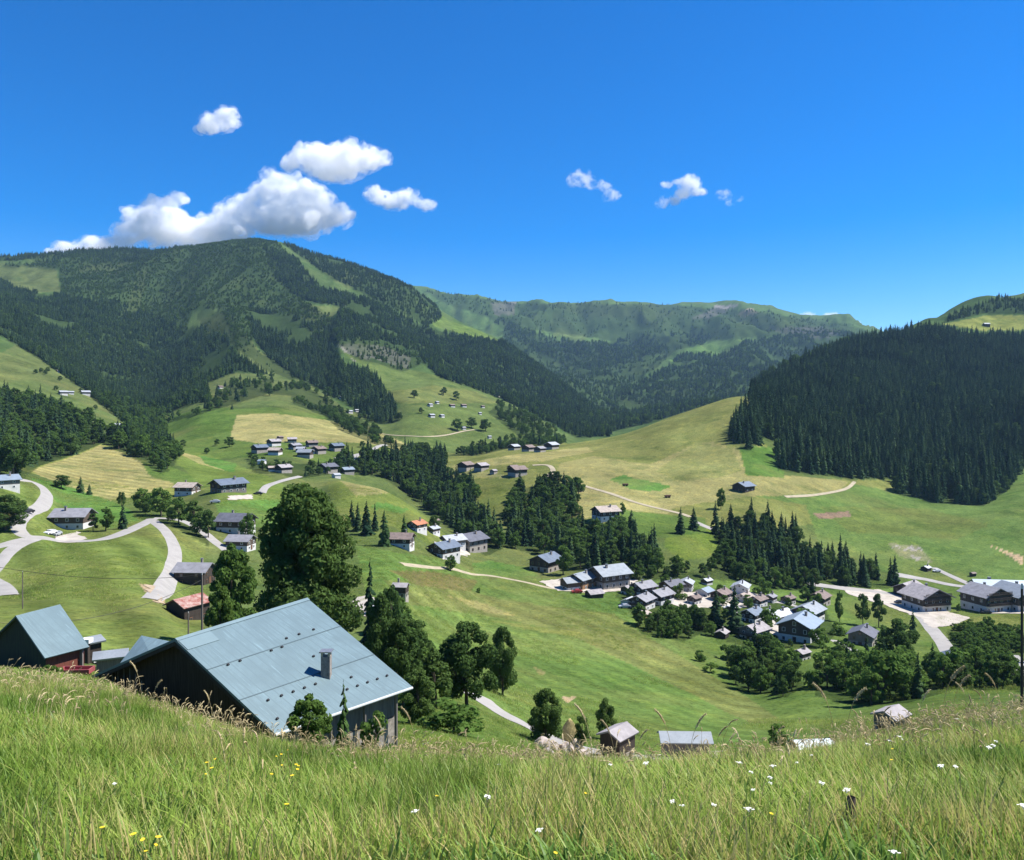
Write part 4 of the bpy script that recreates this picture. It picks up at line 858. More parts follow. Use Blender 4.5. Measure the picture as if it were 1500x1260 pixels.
def big_barn():
    A = P(256, 936, 48); B = P(450, 876, 58.4); zE = -17.9
    def pz(u, v, z): d = -z * F / (v - HY); return Vector(((u - CX) / F * d, d, z))
    Dn = pz(403, 1075, zE); Cf = pz(604, 1006, zE); B.z = A.z
    Ln = pz(134, 990, -17.3); Lf = Ln + (B - A)
    e = empty('big_barn', (A.x + 4, A.y + 4, -22)); tag(e, 'large old barn with a wide blue grey sheet metal roof and black plank gable', 'barn')
    r1, M, n = big_roof(e, 'roof', A, B, Cf, Dn, TEAL); r1.name = 'roof'
    r2, _, _ = big_roof(e, 'roof', B + Vector((0, 0, .002)), A + Vector((0, 0, .002)), Ln, Lf, TEAL)
    Mi = M.inverted(); a, b, c, dd = [Mi @ q for q in (A, B, Cf, Dn)]
    # ridge cap, newer patch, rows of snow hooks, horizontal sheet laps
    def on(s, t): top = a.lerp(b, s); bot = dd.lerp(c, s); return top.lerp(bot, t)
    m = MB(); 
    for q in range(12):
        s0, s1 = q / 12, (q + 1) / 12; pts = [on(s0, 0), on(s1, 0), on(s1, .028), on(s0, .028)]; m.slab([p + Vector((0, 0, .05)) for p in pts], (0, 0, 1), .03)
    rc = m.build('ridge_cap', TEAL2, r1)
    m = MB(); m.slab([on(.005, .03) + Vector((0, 0, .04)), on(.21, .03) + Vector((0, 0, .04)), on(.21, .13) + Vector((0, 0, .04)), on(.005, .13) + Vector((0, 0, .04))], (0, 0, 1), .03)
    m.build('patch_sheet', TEAL2, r1)
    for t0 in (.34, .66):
        m = MB(); Z_ = Vector((0, 0, .025)); [m.slab([on(q / 14, t0) + Z_, on((q + 1) / 14, t0) + Z_, on((q + 1) / 14, t0 + .007) + Z_, on(q / 14, t0 + .007) + Z_], (0, 0, 1), .02) for q in range(14)]; m.build('sheet_lap', surf('lap shadow line metal', (.075, .115, .13), .6, .1), r1)  # dark strips: the thin shadow line of each lap, put into the colour
    hk = surf('dark snow hook', (.02, .02, .022), .6, .1)
    for k, (s, t) in enumerate([(s, t) for t, ss in ((.30, (.58, .68, .80)), (.36, (.12, .2, .42, .5)), (.74, (.13, .22, .30, .38, .46)), (.86, (.60, .68, .76, .84, .92)), (.90, (.08,)), (.52, (.62,)), (.78, (.70,))) for s in ss]):
        p = on(s, t); MB().box(p.x - .075, p.x + .075, p.y - .06, p.y + .06, p.z - .02, p.z + .10).build('snow_hook', hk, r1)
    # chimney
    p = M @ on(.575, .70); p = pz(470, 985, p.z) if False else p
    cc = MB(); q = p - e.location; cc.box(q.x - .28, q.x + .28, q.y - .28, q.y + .28, q.z - .8, q.z + 1.25)
    ML = (Matrix.Translation(-e.location) @ M).inverted(); co = cc.build('chimney', CHIM, r1); co.matrix_local = ML
    cp = MB()
    for sx in (-.22, .22):
        for sy in (-.22, .22): cp.box(q.x + sx - .06, q.x + sx + .06, q.y + sy - .06, q.y + sy + .06, q.z + 1.25, q.z + 1.5)
    cp.box(q.x - .38, q.x + .38, q.y - .38, q.y + .38, q.z + 1.5, q.z + 1.57); k = cp.build('cap', METAL, co)
    # walls, inset under the roof
    rd = (B - A).normalized(); zb = -25.5; ins = .55
    g = [A + rd * ins, None]; 
    def inset(Pt, tow, f): return Pt.lerp(tow, f)
    near = {'L': Ln + rd * ins, 'A': A + rd * ins, 'R': Dn + rd * ins}; far = {'L': Lf - rd * ins, 'A': B - rd * ins, 'R': Cf - (Cf - Dn).normalized() * ins}
    for s in (near, far):
        s['L'] = s['L'].lerp(s['A'], .07) - Vector((0, 0, .16)); s['R'] = s['R'].lerp(s['A'], .07) - Vector((0, 0, .16)); s['A'] = s['A'] - Vector((0, 0, .16))
    dn = lambda p: Vector((p.x, p.y, zb))
    wall_poly(e, 'gable_wall', [dn(near['L']), dn(near['R']), near['R'], near['A'], near['L']], PLANK)
    wall_poly(e, 'gable_wall', [dn(far['R']), dn(far['L']), far['L'], far['A'], far['R']], PLANK)
    sm = Vector((0, 0, 2.3))
    top = lambda p, f: Vector((p.x, p.y, p.z * (1 - f) + zb * f))
    wall_poly(e, 'side_wall', [top(near['R'], .25), top(far['R'], .25), far['R'], near['R']], WALL['greywood'], .15)
    wall_poly(e, 'stone_base', [dn(near['R']), dn(far['R']), top(far['R'], .26), top(near['R'], .26)], WALL['stone'], .5)
    wall_poly(e, 'side_wall', [dn(far['L']), dn(near['L']), near['L'], far['L']], PLANK)
    # battens on the gable, fascia board, posts under the eave
    gl = (near['R'] - near['L']); L_ = Vector((gl.x, gl.y, 0)).length; gd = Vector((gl.x, gl.y, 0)).normalized(); gn = Vector((gd.y, -gd.x, 0))
    if gn.y > 0: gn = -gn
    m = MB()
    for q_ in range(26):
        s = (q_ + .5) / 26; xy = near['L'].lerp(near['R'], s)
        fa = (near['A'] - near['L']).dot(gd) / L_
        zt = near['L'].z + (near['A'].z - near['L'].z) * s / fa if s < fa else near['R'].z + (near['A'].z - near['R'].z) * (1 - s) / (1 - fa)
        c_ = Vector((xy.x, xy.y, 0)) + gn * .06 - Vector((e.location.x, e.location.y, 0)); w2 = gd * .05
        m.slab([c_ - w2 + Vector((0, 0, zb - e.location.z)), c_ + w2 + Vector((0, 0, zb - e.location.z)), c_ + w2 + Vector((0, 0, zt - .25 - e.location.z)), c_ - w2 + Vector((0, 0, zt - .25 - e.location.z))], gn, .05)
    m.build('batten', WALL['greywood'], e)
    for P0, P1 in ((Ln, A), (A, Dn)):
        m = MB(); o_ = -gn * 0; p0 = P0 - e.location - Vector((0, 0, .16)); p1 = P1 - e.location - Vector((0, 0, .16))
        m.slab([p0, p1, p1 - Vector((0, 0, .25)), p0 - Vector((0, 0, .25))], gn, .06).build('barge_board', WALL['dark'], e)
    m = MB(); p0 = Dn - e.location; p1 = Cf - e.location
    m.tube([tuple(p0 + Vector((0, 0, -.08))), tuple(p1 + Vector((0, 0, -.08)))], [.09, .09], 8); m.build('gutter', surf('pale gutter', (.5, .52, .52), .5, .1), e)
    for s in (.15, .4, .65, .9):
        q_ = p0.lerp(p1, s); ind = Vector((-gd.x, -gd.y, 0)) * .35
        m = MB(); m.tube([tuple(q_ + ind + Vector((0, 0, -.2))), tuple(q_ + ind + Vector((0, 0, -5.5)))], [.10, .11], 6); m.build('post', WALL['greywood'], e)
    return e
big_barn()

def small_barn():
    def pd(u, v, d): return P(u, v, d)
    A = pd(23, 902, 60); B = pd(88, 890, 63.5); B.z = A.z; Dn = pd(66, 963, 58); Cf = pd(131, 948, 60.8); Cf.z = Dn.z = -17.95
    w_ = (Dn - A); Ln = A + Vector((-w_.x, -w_.y, w_.z)) * 1.0; Lf = Ln + (B - A)
    e = empty('small_barn', (A.x + 1, A.y + 1, -20)); tag(e, 'small wooden barn with blue sheet roof at the left edge of the meadow', 'barn')
    r1, M, n = big_roof(e, 'roof', A, B, Cf, Dn, TEAL, .1); big_roof(e, 'roof', B + Vector((0, 0, .002)), A + Vector((0, 0, .002)), Ln, Lf, TEAL, .1)
    rd = (B - A).normalized(); zb = -22.5
    near = {'L': Ln + rd * .3, 'A': A + rd * .3, 'R': Dn + rd * .3}; far = {'L': Lf - rd * .2, 'A': B - rd * .2, 'R': Cf - rd * .2}
    for s in (near, far):
        s['L'] = s['L'].lerp(s['A'], .1) - Vector((0, 0, .12)); s['R'] = s['R'].lerp(s['A'], .1) - Vector((0, 0, .12)); s['A'] = s['A'] - Vector((0, 0, .12))
    dn = lambda p: Vector((p.x, p.y, zb))
    olive = surf('mossy green planks', (.050, .058, .036), .9, .35, 2, stretch=(7, 7, .4), col2=(.03, .03, .026))
    wall_poly(e, 'gable_wall', [dn(near['L']), dn(near['R']), near['R'], near['A'], near['L']], olive)
    wall_poly(e, 'gable_wall', [dn(far['R']), dn(far['L']), far['L'], far['A'], far['R']], olive)
    wall_poly(e, 'side_wall', [dn(near['R']), dn(far['R']), far['R'], near['R']], WALL['red'], .12)
    wall_poly(e, 'side_wall', [dn(far['L']), dn(near['L']), near['L'], far['L']], olive, .12)
    o = e.location; c = near['R'].lerp(far['R'], .97)
    MB().box(c.x - .1 - o.x, c.x + .1 - o.x, c.y - .3 - o.y, c.y - .1 - o.y, zb - o.z, c.z - o.z).build('corner_post', WALL['greywood'], e)
    # slab of pale boarding low on the side wall
    s0, s1 = near['R'].lerp(far['R'], .35), near['R'].lerp(far['R'], .95); nn = Vector((rd.y, -rd.x, 0))
    m = MB(); z0, z1 = -20.6, -19.6
    m.slab([s0 + nn * .1 + Vector((0, 0, z0 - s0.z)) - o, s1 + nn * .1 + Vector((0, 0, z0 - s1.z)) - o, s1 + nn * .1 + Vector((0, 0, z1 - s1.z)) - o, s0 + nn * .1 + Vector((0, 0, z1 - s0.z)) - o], nn, .06).build('low_panel', surf('pale grey board', (.36, .36, .38), .8, .2), e)
    # wire shadows are real wires: see the lines
    return e
small_barn()

def blue_lean_to():
    a, b, c, d = P(207, 931, 64), P(256, 941, 62.5), P(228, 975, 58), P(176, 971, 60)
    e = empty('lean_to', (a.x, a.y, -21)); tag(e, 'low shed with faded blue sheet roof tucked behind the left eave of the big barn', 'shed')
    n = (b - a).cross(d - a).normalized(); n = n if n.z > 0 else -n; o = e.location
    MB().slab([p - o for p in (a, b, c, d)], n, .1).build('roof', TEAL, e)
    q = [x.lerp((a + b + c + d) / 4, .08) - Vector((0, 0, .12)) for x in (a, b, c, d)]
    for i in range(4): j = (i + 1) % 4; wall_poly(e, 'wall', [Vector((q[i].x, q[i].y, -24)), Vector((q[j].x, q[j].y, -24)), q[j], q[i]], PLANK, .1)
blue_lean_to()

# lamp-like white chimney of the hidden shed
p = hit(127, 938, 74, 77); e = empty('stove_pipe', (p.x, p.y, p.z)); tag(e, 'short dark stove pipe with a white cap standing behind the wooden barn', 'pipe')
MB().box(-.22, .22, -.22, .22, 0, 2.0).build('flue', WALL['dark'], e); MB().box(-.42, .42, -.42, .42, 2.0, 2.4).build('cap', surf('white painted cap', (.8, .8, .78), .5, .05), e)
# pink bench-like trough beside the small barn
p = hit(112, 991, 50, 56); e = empty('trough', (p.x, p.y, p.z), R(3)); tag(e, 'long red trough lying in the grass between the two barns', 'trough')
RED = surf('faded red paint', (.36, .09, .09), .6, .25, 2)
MB().box(-1.0, 1.0, -.4, .4, .28, .36).build('base', RED, e)
t = MB(); t.box(-1.06, 1.06, -.46, -.38, .30, .62); t.box(-1.06, 1.06, .38, .46, .30, .62); t.box(-1.06, -.98, -.38, .38, .30, .62); t.box(.98, 1.06, -.38, .38, .30, .62); t.build('rim', RED, e)
for sx in (-.8, .8):
    for sy in (-.3, .3): MB().box(sx - .05, sx + .05, sy - .05, sy + .05, -.6, .28).build('leg', WALL['dark'], e)

# ---------------------------------------------------------------- poles and wires
def pole(u, vb, vt, label, dmin, dmax, r=.12, arm=0, name='utility_pole', cat='pole', mat=None):
    p = hit(u, vb, dmin, dmax); h = -(vt - HY) / F * p.y - p.z
    e = empty(name, p); tag(e, label, cat)
    MB().tube([(0, 0, -1), (0, 0, h)], [r, r * .7], 8).build('post', mat or WOODP, e, True)
    if arm: MB().box(-arm, arm, -.07, .07, h - .9, h - .75).build('crossarm', WOODP, e)
    for k in ((-1, 1) if arm else (0,)):
        MB().tube([(k * arm * .8, 0, h - .75 if arm else h - .02), (k * arm * .8, 0, h - .5 if arm else h + .2)], [.05, .04], 6).build('insulator', surf('porcelain', (.6, .6, .58), .3, .05), e)
    return Vector((p.x, p.y, p.z + h))
t1 = pole(296, 935, 842, 'tall pale wooden pole beside the rusty roofed barn', 66, 80, .13)
t2 = pole(276, 925, 898, 'short dark post between the rusty barn and the tall pole', 80, 100, .12)
t3 = pole(33, 892, 838, 'thin pole on the mown slope left of the road bend', 120, 140, .1)
t4 = pole(1497, 1045, 862, 'thick dark wooden pole rising at the right edge of the photo', 30, 34, .065, mat=surf('dark tarred wood', (.07, .06, .05), .9, .2))
# t5 = pole(1191, 1092, 1040, 'low wooden pole with a short crossarm beyond the meadow rim', 60, 64, .05, arm=.7)
def wire(a, b, sag, label):
    m = MB(); pts = []
    for i in range(25): s = i / 24; q = a.lerp(b, s); q.z -= sag * 4 * s * (1 - s); pts.append(tuple(q))
    m.tube(pts, [.022] * 25, 5); o = m.build('power_line', surf('black cable', (.02, .02, .02), .6, .1)); tag(o, label, 'cable'); return o
wire(t1, Vector((-62, 60, -4.0)) , 3.2, 'black cable sagging from the tall pole across the mown slope to the left')
wire(t1 - Vector((0, 0, .5)), Vector((-45, 61.5, -15.6)), 2.2, 'lower black cable sagging from the tall pole to the wooden barn')

# fence stake in the foreground
p = hit(1245, 1290, 3, 4.5); p = Vector(((1245 - CX) / F * 3.6, 3.6, H((1245 - CX) / F * 3.6, 3.6))); e = empty('stake', p); tag(e, 'short weathered stake poking from the foreground grass', 'stake')
MB().tube([(0, 0, -.2), (.0, 0, .12), (.012, .01, .235)], [.030, .027, .019], 7).build('post', surf('weathered grey stake', (.17, .13, .12), .95, .5, 14), e, True)
MB().tube([(0, 0, .15), (0, 0, .165)], [.031, .031], 7).build('wire_ring', METAL, e, True)
# ---------------------------------------------------------------- trees one can tell apart
def tree_at(u, vb, vt, wpx, kind, label, dmin=20, dmax=1e9, cat='tree', name=None, mesh=None, group=None):
    p = hit(u, vb, dmin, dmax); h = -(vt - HY) * p.y / F - p.z
    base = {'spruce': .36, 'fir': .42, 'broad': .78, 'dark': .76, 'bush': 1.25}.get(kind, .7); wx = (wpx * p.y / F) / (h * base)
    nm = name or {'spruce': 'spruce_tree', 'fir': 'fir_tree', 'bush': 'bush'}.get(kind, 'leafy_tree')
    BLOCK.append((p.x, p.y, wpx * p.y / F * .45))
    return plant(nm, kind, (p.x, p.y, p.z - .1), h, label, cat, group, True, wx, mesh=mesh)
BIG = crown_trunk('broad', 900, leafmat('maple leaves', (.056, .102, .028), (.085, .14, .036), .38), w=.30, nl=40000, ls=.0105, lobes=120, bare=.02)
MID = [crown_trunk('broad', 910 + i, BRD, w=.40, nl=11000, ls=.019, lobes=44, bare=.03) for i in range(2)]
LIT = crown_trunk('broad', 920, leafmat('ash leaves', (.085, .15, .034), (.115, .19, .044), .38), w=.33, nl=12000, ls=.019, lobes=40, bare=.02)
p = hit(450, 1030, 84, 90); h = -(688 - HY) * p.y / F - p.z
e = plant('leafy_tree', 'big', (p.x, p.y, p.z), h, 'the huge dark leafy tree towering behind the big blue roofed barn', 'tree', None, True, (196 * p.y / F) / (h * .66), mesh=BIG)
tree_at(338, 945, 786, 96, 'broad', 'bright green leafy tree between the rusty barn and the huge dark tree', 95, 120, mesh=LIT)
tree_at(322, 940, 845, 60, 'broad', 'smaller bright green tree leaning on the left of its taller neighbour', 85, 92, mesh=LIT)
tree_at(684, 1035, 903, 96, 'dark', 'round dark leafy tree at the foot of the green slope beside the lane', 95, 125, mesh=MID[0])
tree_at(736, 1018, 912, 52, 'dark', 'narrower leafy tree touching the right of the round dark one', 100, 130, mesh=MID[1])
tree_at(664, 1078, 1022, 118, 'bush', 'wide dark bush in front of the round tree above the lane', 72, 92, cat='bush')
tree_at(612, 1060, 975, 60, 'dark', 'dark leafy tree just right of the barn eave', 75, 90, mesh=MID[1])
tree_at(590, 1040, 900, 78, 'dark', 'tall dark leafy tree rising behind the right end of the barn roof', 82, 96, mesh=MID[0])
tree_at(556, 1010, 862, 66, 'broad', 'leafy tree behind the barn ridge, right of the huge tree', 95, 108, mesh=MID[1])
tree_at(542, 960, 818, 40, 'spruce', 'pointed dark conifer right behind the huge leafy tree', 110, 125)
tree_at(572, 960, 850, 40, 'dark', 'slim leafy tree left of the small pale hut', 115, 135)
tree_at(799, 1090, 1003, 60, 'dark', 'round leafy tree beside the bend of the lane', 78, 95, mesh=MID[1])
tree_at(852, 1100, 1042, 26, 'dark', 'slender young tree between the hay mound and the weathered chalet', 80, 90)
tree_at(888, 1100, 1020, 36, 'dark', 'upright leafy tree just behind the weathered roofed chalet', 104, 112, mesh=MID[0])
tree_at(450, 1120, 1006, 92, 'broad', 'pale green sapling in front of the barn roof', 28, 32, mesh=LIT, name='sapling', cat='sapling')
tree_at(503, 1118, 992, 30, 'spruce', 'thin spire shaped sapling in front of the barn roof', 30, 34, name='sapling', cat='sapling', mesh=KIT['fir', 0])
tree_at(550, 1112, 1036, 70, 'bush', 'brown tangled shrub under the barn eave', 42, 46, cat='shrub', name='shrub')
tree_at(70, 998, 972, 44, 'bush', 'small bush at the corner of the small wooden barn', 44, 48, cat='bush')
tree_at(660, 836, 812, 20, 'broad', 'lone small tree beside the track below the blue grey chalet', 220, 330)
tree_at(825, 842, 794, 32, 'broad', 'leafy tree right of the blue roofed chalet with dark gable', 240, 340)
tree_at(701, 868, 860, 10, 'bush', 'tiny brown shrub alone on the green slope', 200, 330, cat='shrub', name='shrub')
tree_at(155, 778, 740, 26, 'broad', 'round green tree right of the chalet inside the road loop', 200, 320)
tree_at(136, 778, 750, 20, 'dark', 'dark bushy tree between the loop chalet and the round tree', 200, 320)
tree_at(180, 775, 734, 17, 'spruce', 'single conifer inside the road loop', 200, 320)
tree_at(178, 742, 718, 14, 'dark', 'small tree above the single conifer of the road loop', 250, 380)
tree_at(90, 716, 694, 28, 'dark', 'leafy tree at the lower edge of the striped hay field', 260, 420)
tree_at(118, 722, 697, 16, 'spruce', 'narrow tree at the lower edge of the striped hay field', 260, 420); tree_at(131, 725, 708, 9, 'spruce', 'smallest pointed tree at the lower edge of the striped hay field', 260, 420)
tree_at(8, 770, 722, 60, 'dark', 'dark leafy tree at the left edge under the road bend', 150, 240, mesh=MID[0])
tree_at(20, 700, 640, 50, 'dark', 'tall leafy tree above the pale blue roofed house at the left edge', 290, 420)
for u, vb, vt, w_, lb in [(210,750,712,36,'first leafy tree from the left in the row above the road junction'),(236,756,710,38,'tallest leafy tree of the row above the road junction'),(262,768,726,34,'third leafy tree of the row above the road junction'),(285,776,730,38,'leafy tree below the pinkish roofed chalet'),(305,788,742,28,'last leafy tree of the row above the road, by the dark roofed chalet')]:
    tree_at(u, vb, vt, w_, 'dark' if u % 2 else 'broad', lb, 240, 340)
tree_at(362, 795, 748, 26, 'broad', 'reddish green tree between the dark roofed chalet and the huge tree', 200, 320)
for u, vb, vt, w_, kd, lb in [(515,770,732,15,'spruce','leftmost conifer of the short row right of the huge tree'),(524,778,735,16,'spruce','second conifer of the short row right of the huge tree'),(537,784,732,20,'spruce','third conifer of the short row right of the huge tree'),
  (549,778,736,14,'spruce','fourth conifer of the short row right of the huge tree'),(563,800,745,24,'fir','tallest and palest conifer right of the huge tree'),(592,786,752,14,'fir','dark conifer at the left gable of the orange roofed chalet'),(636,778,752,18,'dark','round dark tree at the right of the orange roof')]:
    tree_at(u, vb, vt, w_, kd, lb, 250, 420)
tree_at(925, 776, 746, 22, 'spruce', 'broad conifer right of the lone farmhouse', 360, 430); tree_at(997, 782, 742, 17, 'spruce', 'left one of two lone conifers by the gravel track', 340, 430)
tree_at(1016, 776, 742, 18, 'spruce', 'right one of two lone conifers by the gravel track', 340, 430); tree_at(911, 750, 734, 13, 'broad', 'small leafy tree at the right of the lone farmhouse', 380, 440)
tree_at(1056, 730, 712, 16, 'broad', 'thin crowned tree between the spruce grove and the dark barn', 380, 470)
tree_at(1049, 922, 862, 34, 'spruce', 'left one of the two tall dark firs in the village', 190, 280); tree_at(1076, 926, 856, 32, 'spruce', 'right and taller one of the two tall dark firs in the village', 190, 280)
tree_at(1042, 930, 908, 18, 'broad', 'small round tree beside the tiny pinkish hut', 170, 260)
tree_at(1230, 886, 862, 16, 'broad', 'round little tree beside the brown roofed chalet', 230, 300)
tree_at(1264, 904, 866, 22, 'dark', 'left one of two round trees on the village lawn', 230, 300); tree_at(1287, 910, 866, 24, 'dark', 'right one of two round trees on the village lawn', 230, 300)
tree_at(1313, 975, 902, 66, 'dark', 'broad spreading leafy tree in front of the dark grey chalet', 160, 230, mesh=MID[0])
tree_at(1337, 925, 892, 15, 'spruce', 'small pointed spruce beside the descending lane', 200, 280); tree_at(1366, 985, 940, 18, 'spruce', 'pointed spruce left of the blue grey shed', 160, 220)
tree_at(1404, 892, 882, 7, 'broad', 'tiny tree on the lawn between the two timber hotels', 260, 340)
tree_at(1190, 866, 838, 14, 'spruce', 'conifer beside the brown roofed chalet at the grove', 270, 330)
for u, vb, vt, lb in [(607,583,570,'round tree at the left of the far hillside meadow'),(650,579,566,'little tree high on the far hillside meadow'),(668,586,572,'round tree at the top centre of the far hillside meadow'),(670,631,612,'left tree of the three in front of the far farms'),
  (691,627,610,'middle tree of the three in front of the far farms'),(711,632,612,'right tree of the three in front of the far farms'),(617,606,596,'tiny tree left of the far farms'),(268,655,643,'lone bush like tree on the lower green field'),
  (336,655,638,'larger of the two round trees left of the tan field'),(318,653,642,'smaller of the two round trees left of the tan field'),(303,665,655,'small tree in the hedge under the green field'),(531,655,645,'round tree at the right edge of the tan hay field'),
  (480,583,565,'dark tree on the spur above the tan field'),(441,560,552,'tiny tree on the spur meadow'),(395,580,568,'round tree on the green field below the spur')]:
    tree_at(u, vb, vt, (vb - vt) * 1.05, 'dark', lb, 450, 1400)
for i, (u, v) in enumerate([(352,556),(366,560),(378,552),(390,548),(398,556),(408,566),(330,566),(345,575),(420,572),(340,600)]):
    tree_at(u, v, v - 9, 6, 'spruce', 'small dark conifer scattered on the spur meadow', 800, 1500, group='small conifers on the spur meadow')
for i, (u, v) in enumerate([(52,548),(60,546),(66,549),(98,556),(82,572),(106,560),(118,576),(88,558),(70,545),(140,600)]):
    tree_at(u, v, v - 8, 8, 'dark', 'small round tree dotted over the left spur meadow', 600, 1100, group='small trees on the left spur meadow')
for i, (u, v) in enumerate([(1010,920),(1000,905),(1130,1005),(1025,968),(1040,985),(1065,965),(975,860),(1140,960),(1210,960),(1240,985),(1300,1005),(1350,1000),(1430,950),(1460,955),(1180,880),(1228,930)]):
    tree_at(u, v, v - 14 - (i * 7 % 9), 22 + i * 5 % 13, 'bush', 'low green bush among the trees and lawns round the village', 120, 330, cat='bush', group='bushes round the village')
tree_at(1140, 1092, 1058, 50, 'bush', 'dark bush beyond the meadow rim beside the small white greenhouse', 84, 96, cat='bush')

# ---------------------------------------------------------------- hay, rocks, greenhouse, cars
def blob(name, u, v, w, h, mat, label, cat, dmin, dmax=1e9, seed=0, rough=.2):
    p = hit(u, v, dmin, dmax); s = w * p.y / F / 2; hh = h * p.y / F
    import bmesh
    bm = bmesh.new(); bmesh.ops.create_icosphere(bm, subdivisions=3, radius=1)
    for q in bm.verts:
        n = fbm(np.array([q.co.x * 1.7 + seed]), np.array([q.co.y * 1.7 + q.co.z * 1.3]), 3, seed)[0] - .5
        q.co *= 1 + n * rough * 3; q.co.x *= s; q.co.y *= s * .85; q.co.z = max(q.co.z, -.35) * hh
    me = bpy.data.meshes.new(name); bm.to_mesh(me); bm.free(); me.materials.append(mat); o = bpy.data.objects.new(name, me); COL.objects.link(o); o.location = p; o.rotation_euler[2] = seed
    return tag(o, label, cat)
ROCKM = surf('pale pinkish rock', (.46, .39, .35), .95, .35, 3, bump=.6); HAYM = surf('yellow hay', (.50, .40, .17), .95, .3, 6, bump=.6)
blob('hay_mound', 836, 1074, 26, 30, HAYM, 'yellow mound of hay beside the young tree', 'hay mound', 92, 100, 3)
rk = [(795,1094,24,13,'first pale boulder right of the lane end'),(812,1098,22,15,'second pale boulder in the heap beyond the meadow rim'),(829,1101,26,14,'wide boulder in the middle of the heap'),(846,1100,22,16,'tall boulder near the hay mound'),(853,1108,20,10,'low boulder at the right end of the heap'),(804,1103,16,8,'small boulder in front of the heap')]
for i, (u, v, a, b, lb) in enumerate(rk): q = blob('boulder', u, v, a, b, ROCKM, lb, 'boulder', 74, 90, i + 10, .35); q['group'] = 'boulders beside the lane'
p = hit(1190, 1120, 60, 66); e = empty('greenhouse', p, R(6)); tag(e, 'small white tunnel greenhouse glimpsed through the grass beyond the meadow rim', 'greenhouse')
WHT = surf('white plastic sheet', (.62, .70, .68), .4, .1, 2); m = MB(); n = 9
for i in range(n): a0, a1 = math.pi * i / n, math.pi * (i + 1) / n; m.quad((-1.6, -1.1 * math.cos(a0), .5 + .95 * math.sin(a0)), (1.6, -1.1 * math.cos(a0), .5 + .95 * math.sin(a0)), (1.6, -1.1 * math.cos(a1), .5 + .95 * math.sin(a1)), (-1.6, -1.1 * math.cos(a1), .5 + .95 * math.sin(a1)))
m.box(-1.6, 1.6, -1.12, -1.06, -1, .5).box(-1.6, 1.6, 1.06, 1.12, -1, .5); m.build('cover', WHT, e)
for x in (-1.6, -.8, 0, .8, 1.6):
    MB().tube([(x, -1.12 * math.cos(math.pi * i / 10), .5 + .98 * math.sin(math.pi * i / 10)) for i in range(11)], [.03] * 11, 5).build('hoop', METAL, e)

def car(u, v, rz, col, label, dmin=20):
    p = hit(u, v, dmin); e = empty('parked_car', (p.x, p.y, p.z + .05), R(rz)); tag(e, label, 'car', 'cars parked in the valley')
    cm = surf('car paint ' + col, {'white': (.75, .75, .74), 'dark': (.03, .03, .035), 'silver': (.4, .42, .44), 'red': (.4, .05, .04)}[col], .3, .05, 1, .1, spec=.6)
    prof = [(-2.1, .35), (-2.12, .85), (-1.7, .98), (-1.2, 1.02), (-.6, 1.45), (.9, 1.48), (1.7, 1.0), (2.08, .92), (2.12, .35)]
    m = MB(); k = len(prof); b = len(m.v)
    for s in (-.86, .86): m.v += [(x, s * (1 if z < 1.1 else .8), z) for x, z in prof]
    m.f += [tuple(range(k)), tuple(reversed(range(k, 2 * k)))] + [(i, (i + 1) % k, k + (i + 1) % k, k + i) for i in range(k)]
    m.build('body', cm, e)
    MB().box(-.98, .98, -.78, .78, 1.06, 1.38).build('window_band', GLASS, e)
    for x in (-1.35, 1.35):
        for s in (-.86, .86):
            MB().tube([(x, s - .1, .33), (x, s + .1, .33)], [.33, .33], 10).quad(*[(x + .33 * math.cos(t), s + math.copysign(.1, s), .33 + .33 * math.sin(t)) for t in [i * math.pi / 5 for i in range(10)]]).build('wheel', surf('tyre', (.02, .02, .02), .8, .1), e)
car(74, 783, 80, 'white', 'white car parked left of the chalet inside the road loop', 150); car(83, 785, 95, 'silver', 'silver car parked between the white one and the chalet', 150)
car(40, 752, 60, 'dark', 'dark car on the road bend at the left', 150); car(1317, 884, 20, 'dark', 'dark car on the gravel yard near the broad hotel', 260)
car(915, 891, 10, 'silver', 'silver car beside the small white roofed garage', 200); car(1444, 899, 0, 'dark', 'dark car in front of the grey roofed hotel', 260)
car(1163, 898, 30, 'white', 'white car in the lane behind the light grey roofed chalet', 200); car(845, 869, 15, 'red', 'red car on the yard in front of the red brown chalet', 230)
car(652, 792, 30, 'white', 'white car by the orange roofed chalet lane', 270); car(378, 725, 10, 'dark', 'dark car right of the long blue roofed farmhouse', 270)
car(315, 737, 20, 'silver', 'silver car between the pinkish chalet and the long farmhouse', 270)
car(1372, 838, 15, 'white', 'white van like car next to the tiny hut above the hotels', 330); car(1068, 893, 10, 'white', 'white car in the village left of the cream roofed house', 200)
for u, v, lb in [(978,729,'dark dot of a hay trailer on the tan field'),(916,712,'dark hay trailer beside the bright green strip')]:
    p = hit(u, v, 400); e = empty('hay_trailer', p, .3); tag(e, lb, 'trailer'); MB().box(-1.8, 1.8, -.9, .9, .7, 1.6).build('bed', SHUT, e)
    for x in (-1, 1): MB().tube([(x, -1.0, .4), (x, 1.0, .4)], [.4, .4], 10).build('wheel', surf('tyre', (.02, .02, .02), .8, .1), e)
build_woods()
TURF = ground_material()
cut = [0, sum(ROWS[:4]), sum(ROWS[:13]), NR]
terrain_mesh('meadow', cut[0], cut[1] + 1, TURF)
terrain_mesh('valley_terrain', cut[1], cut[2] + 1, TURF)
terrain_mesh('mountain_terrain', cut[2], cut[3], TURF)
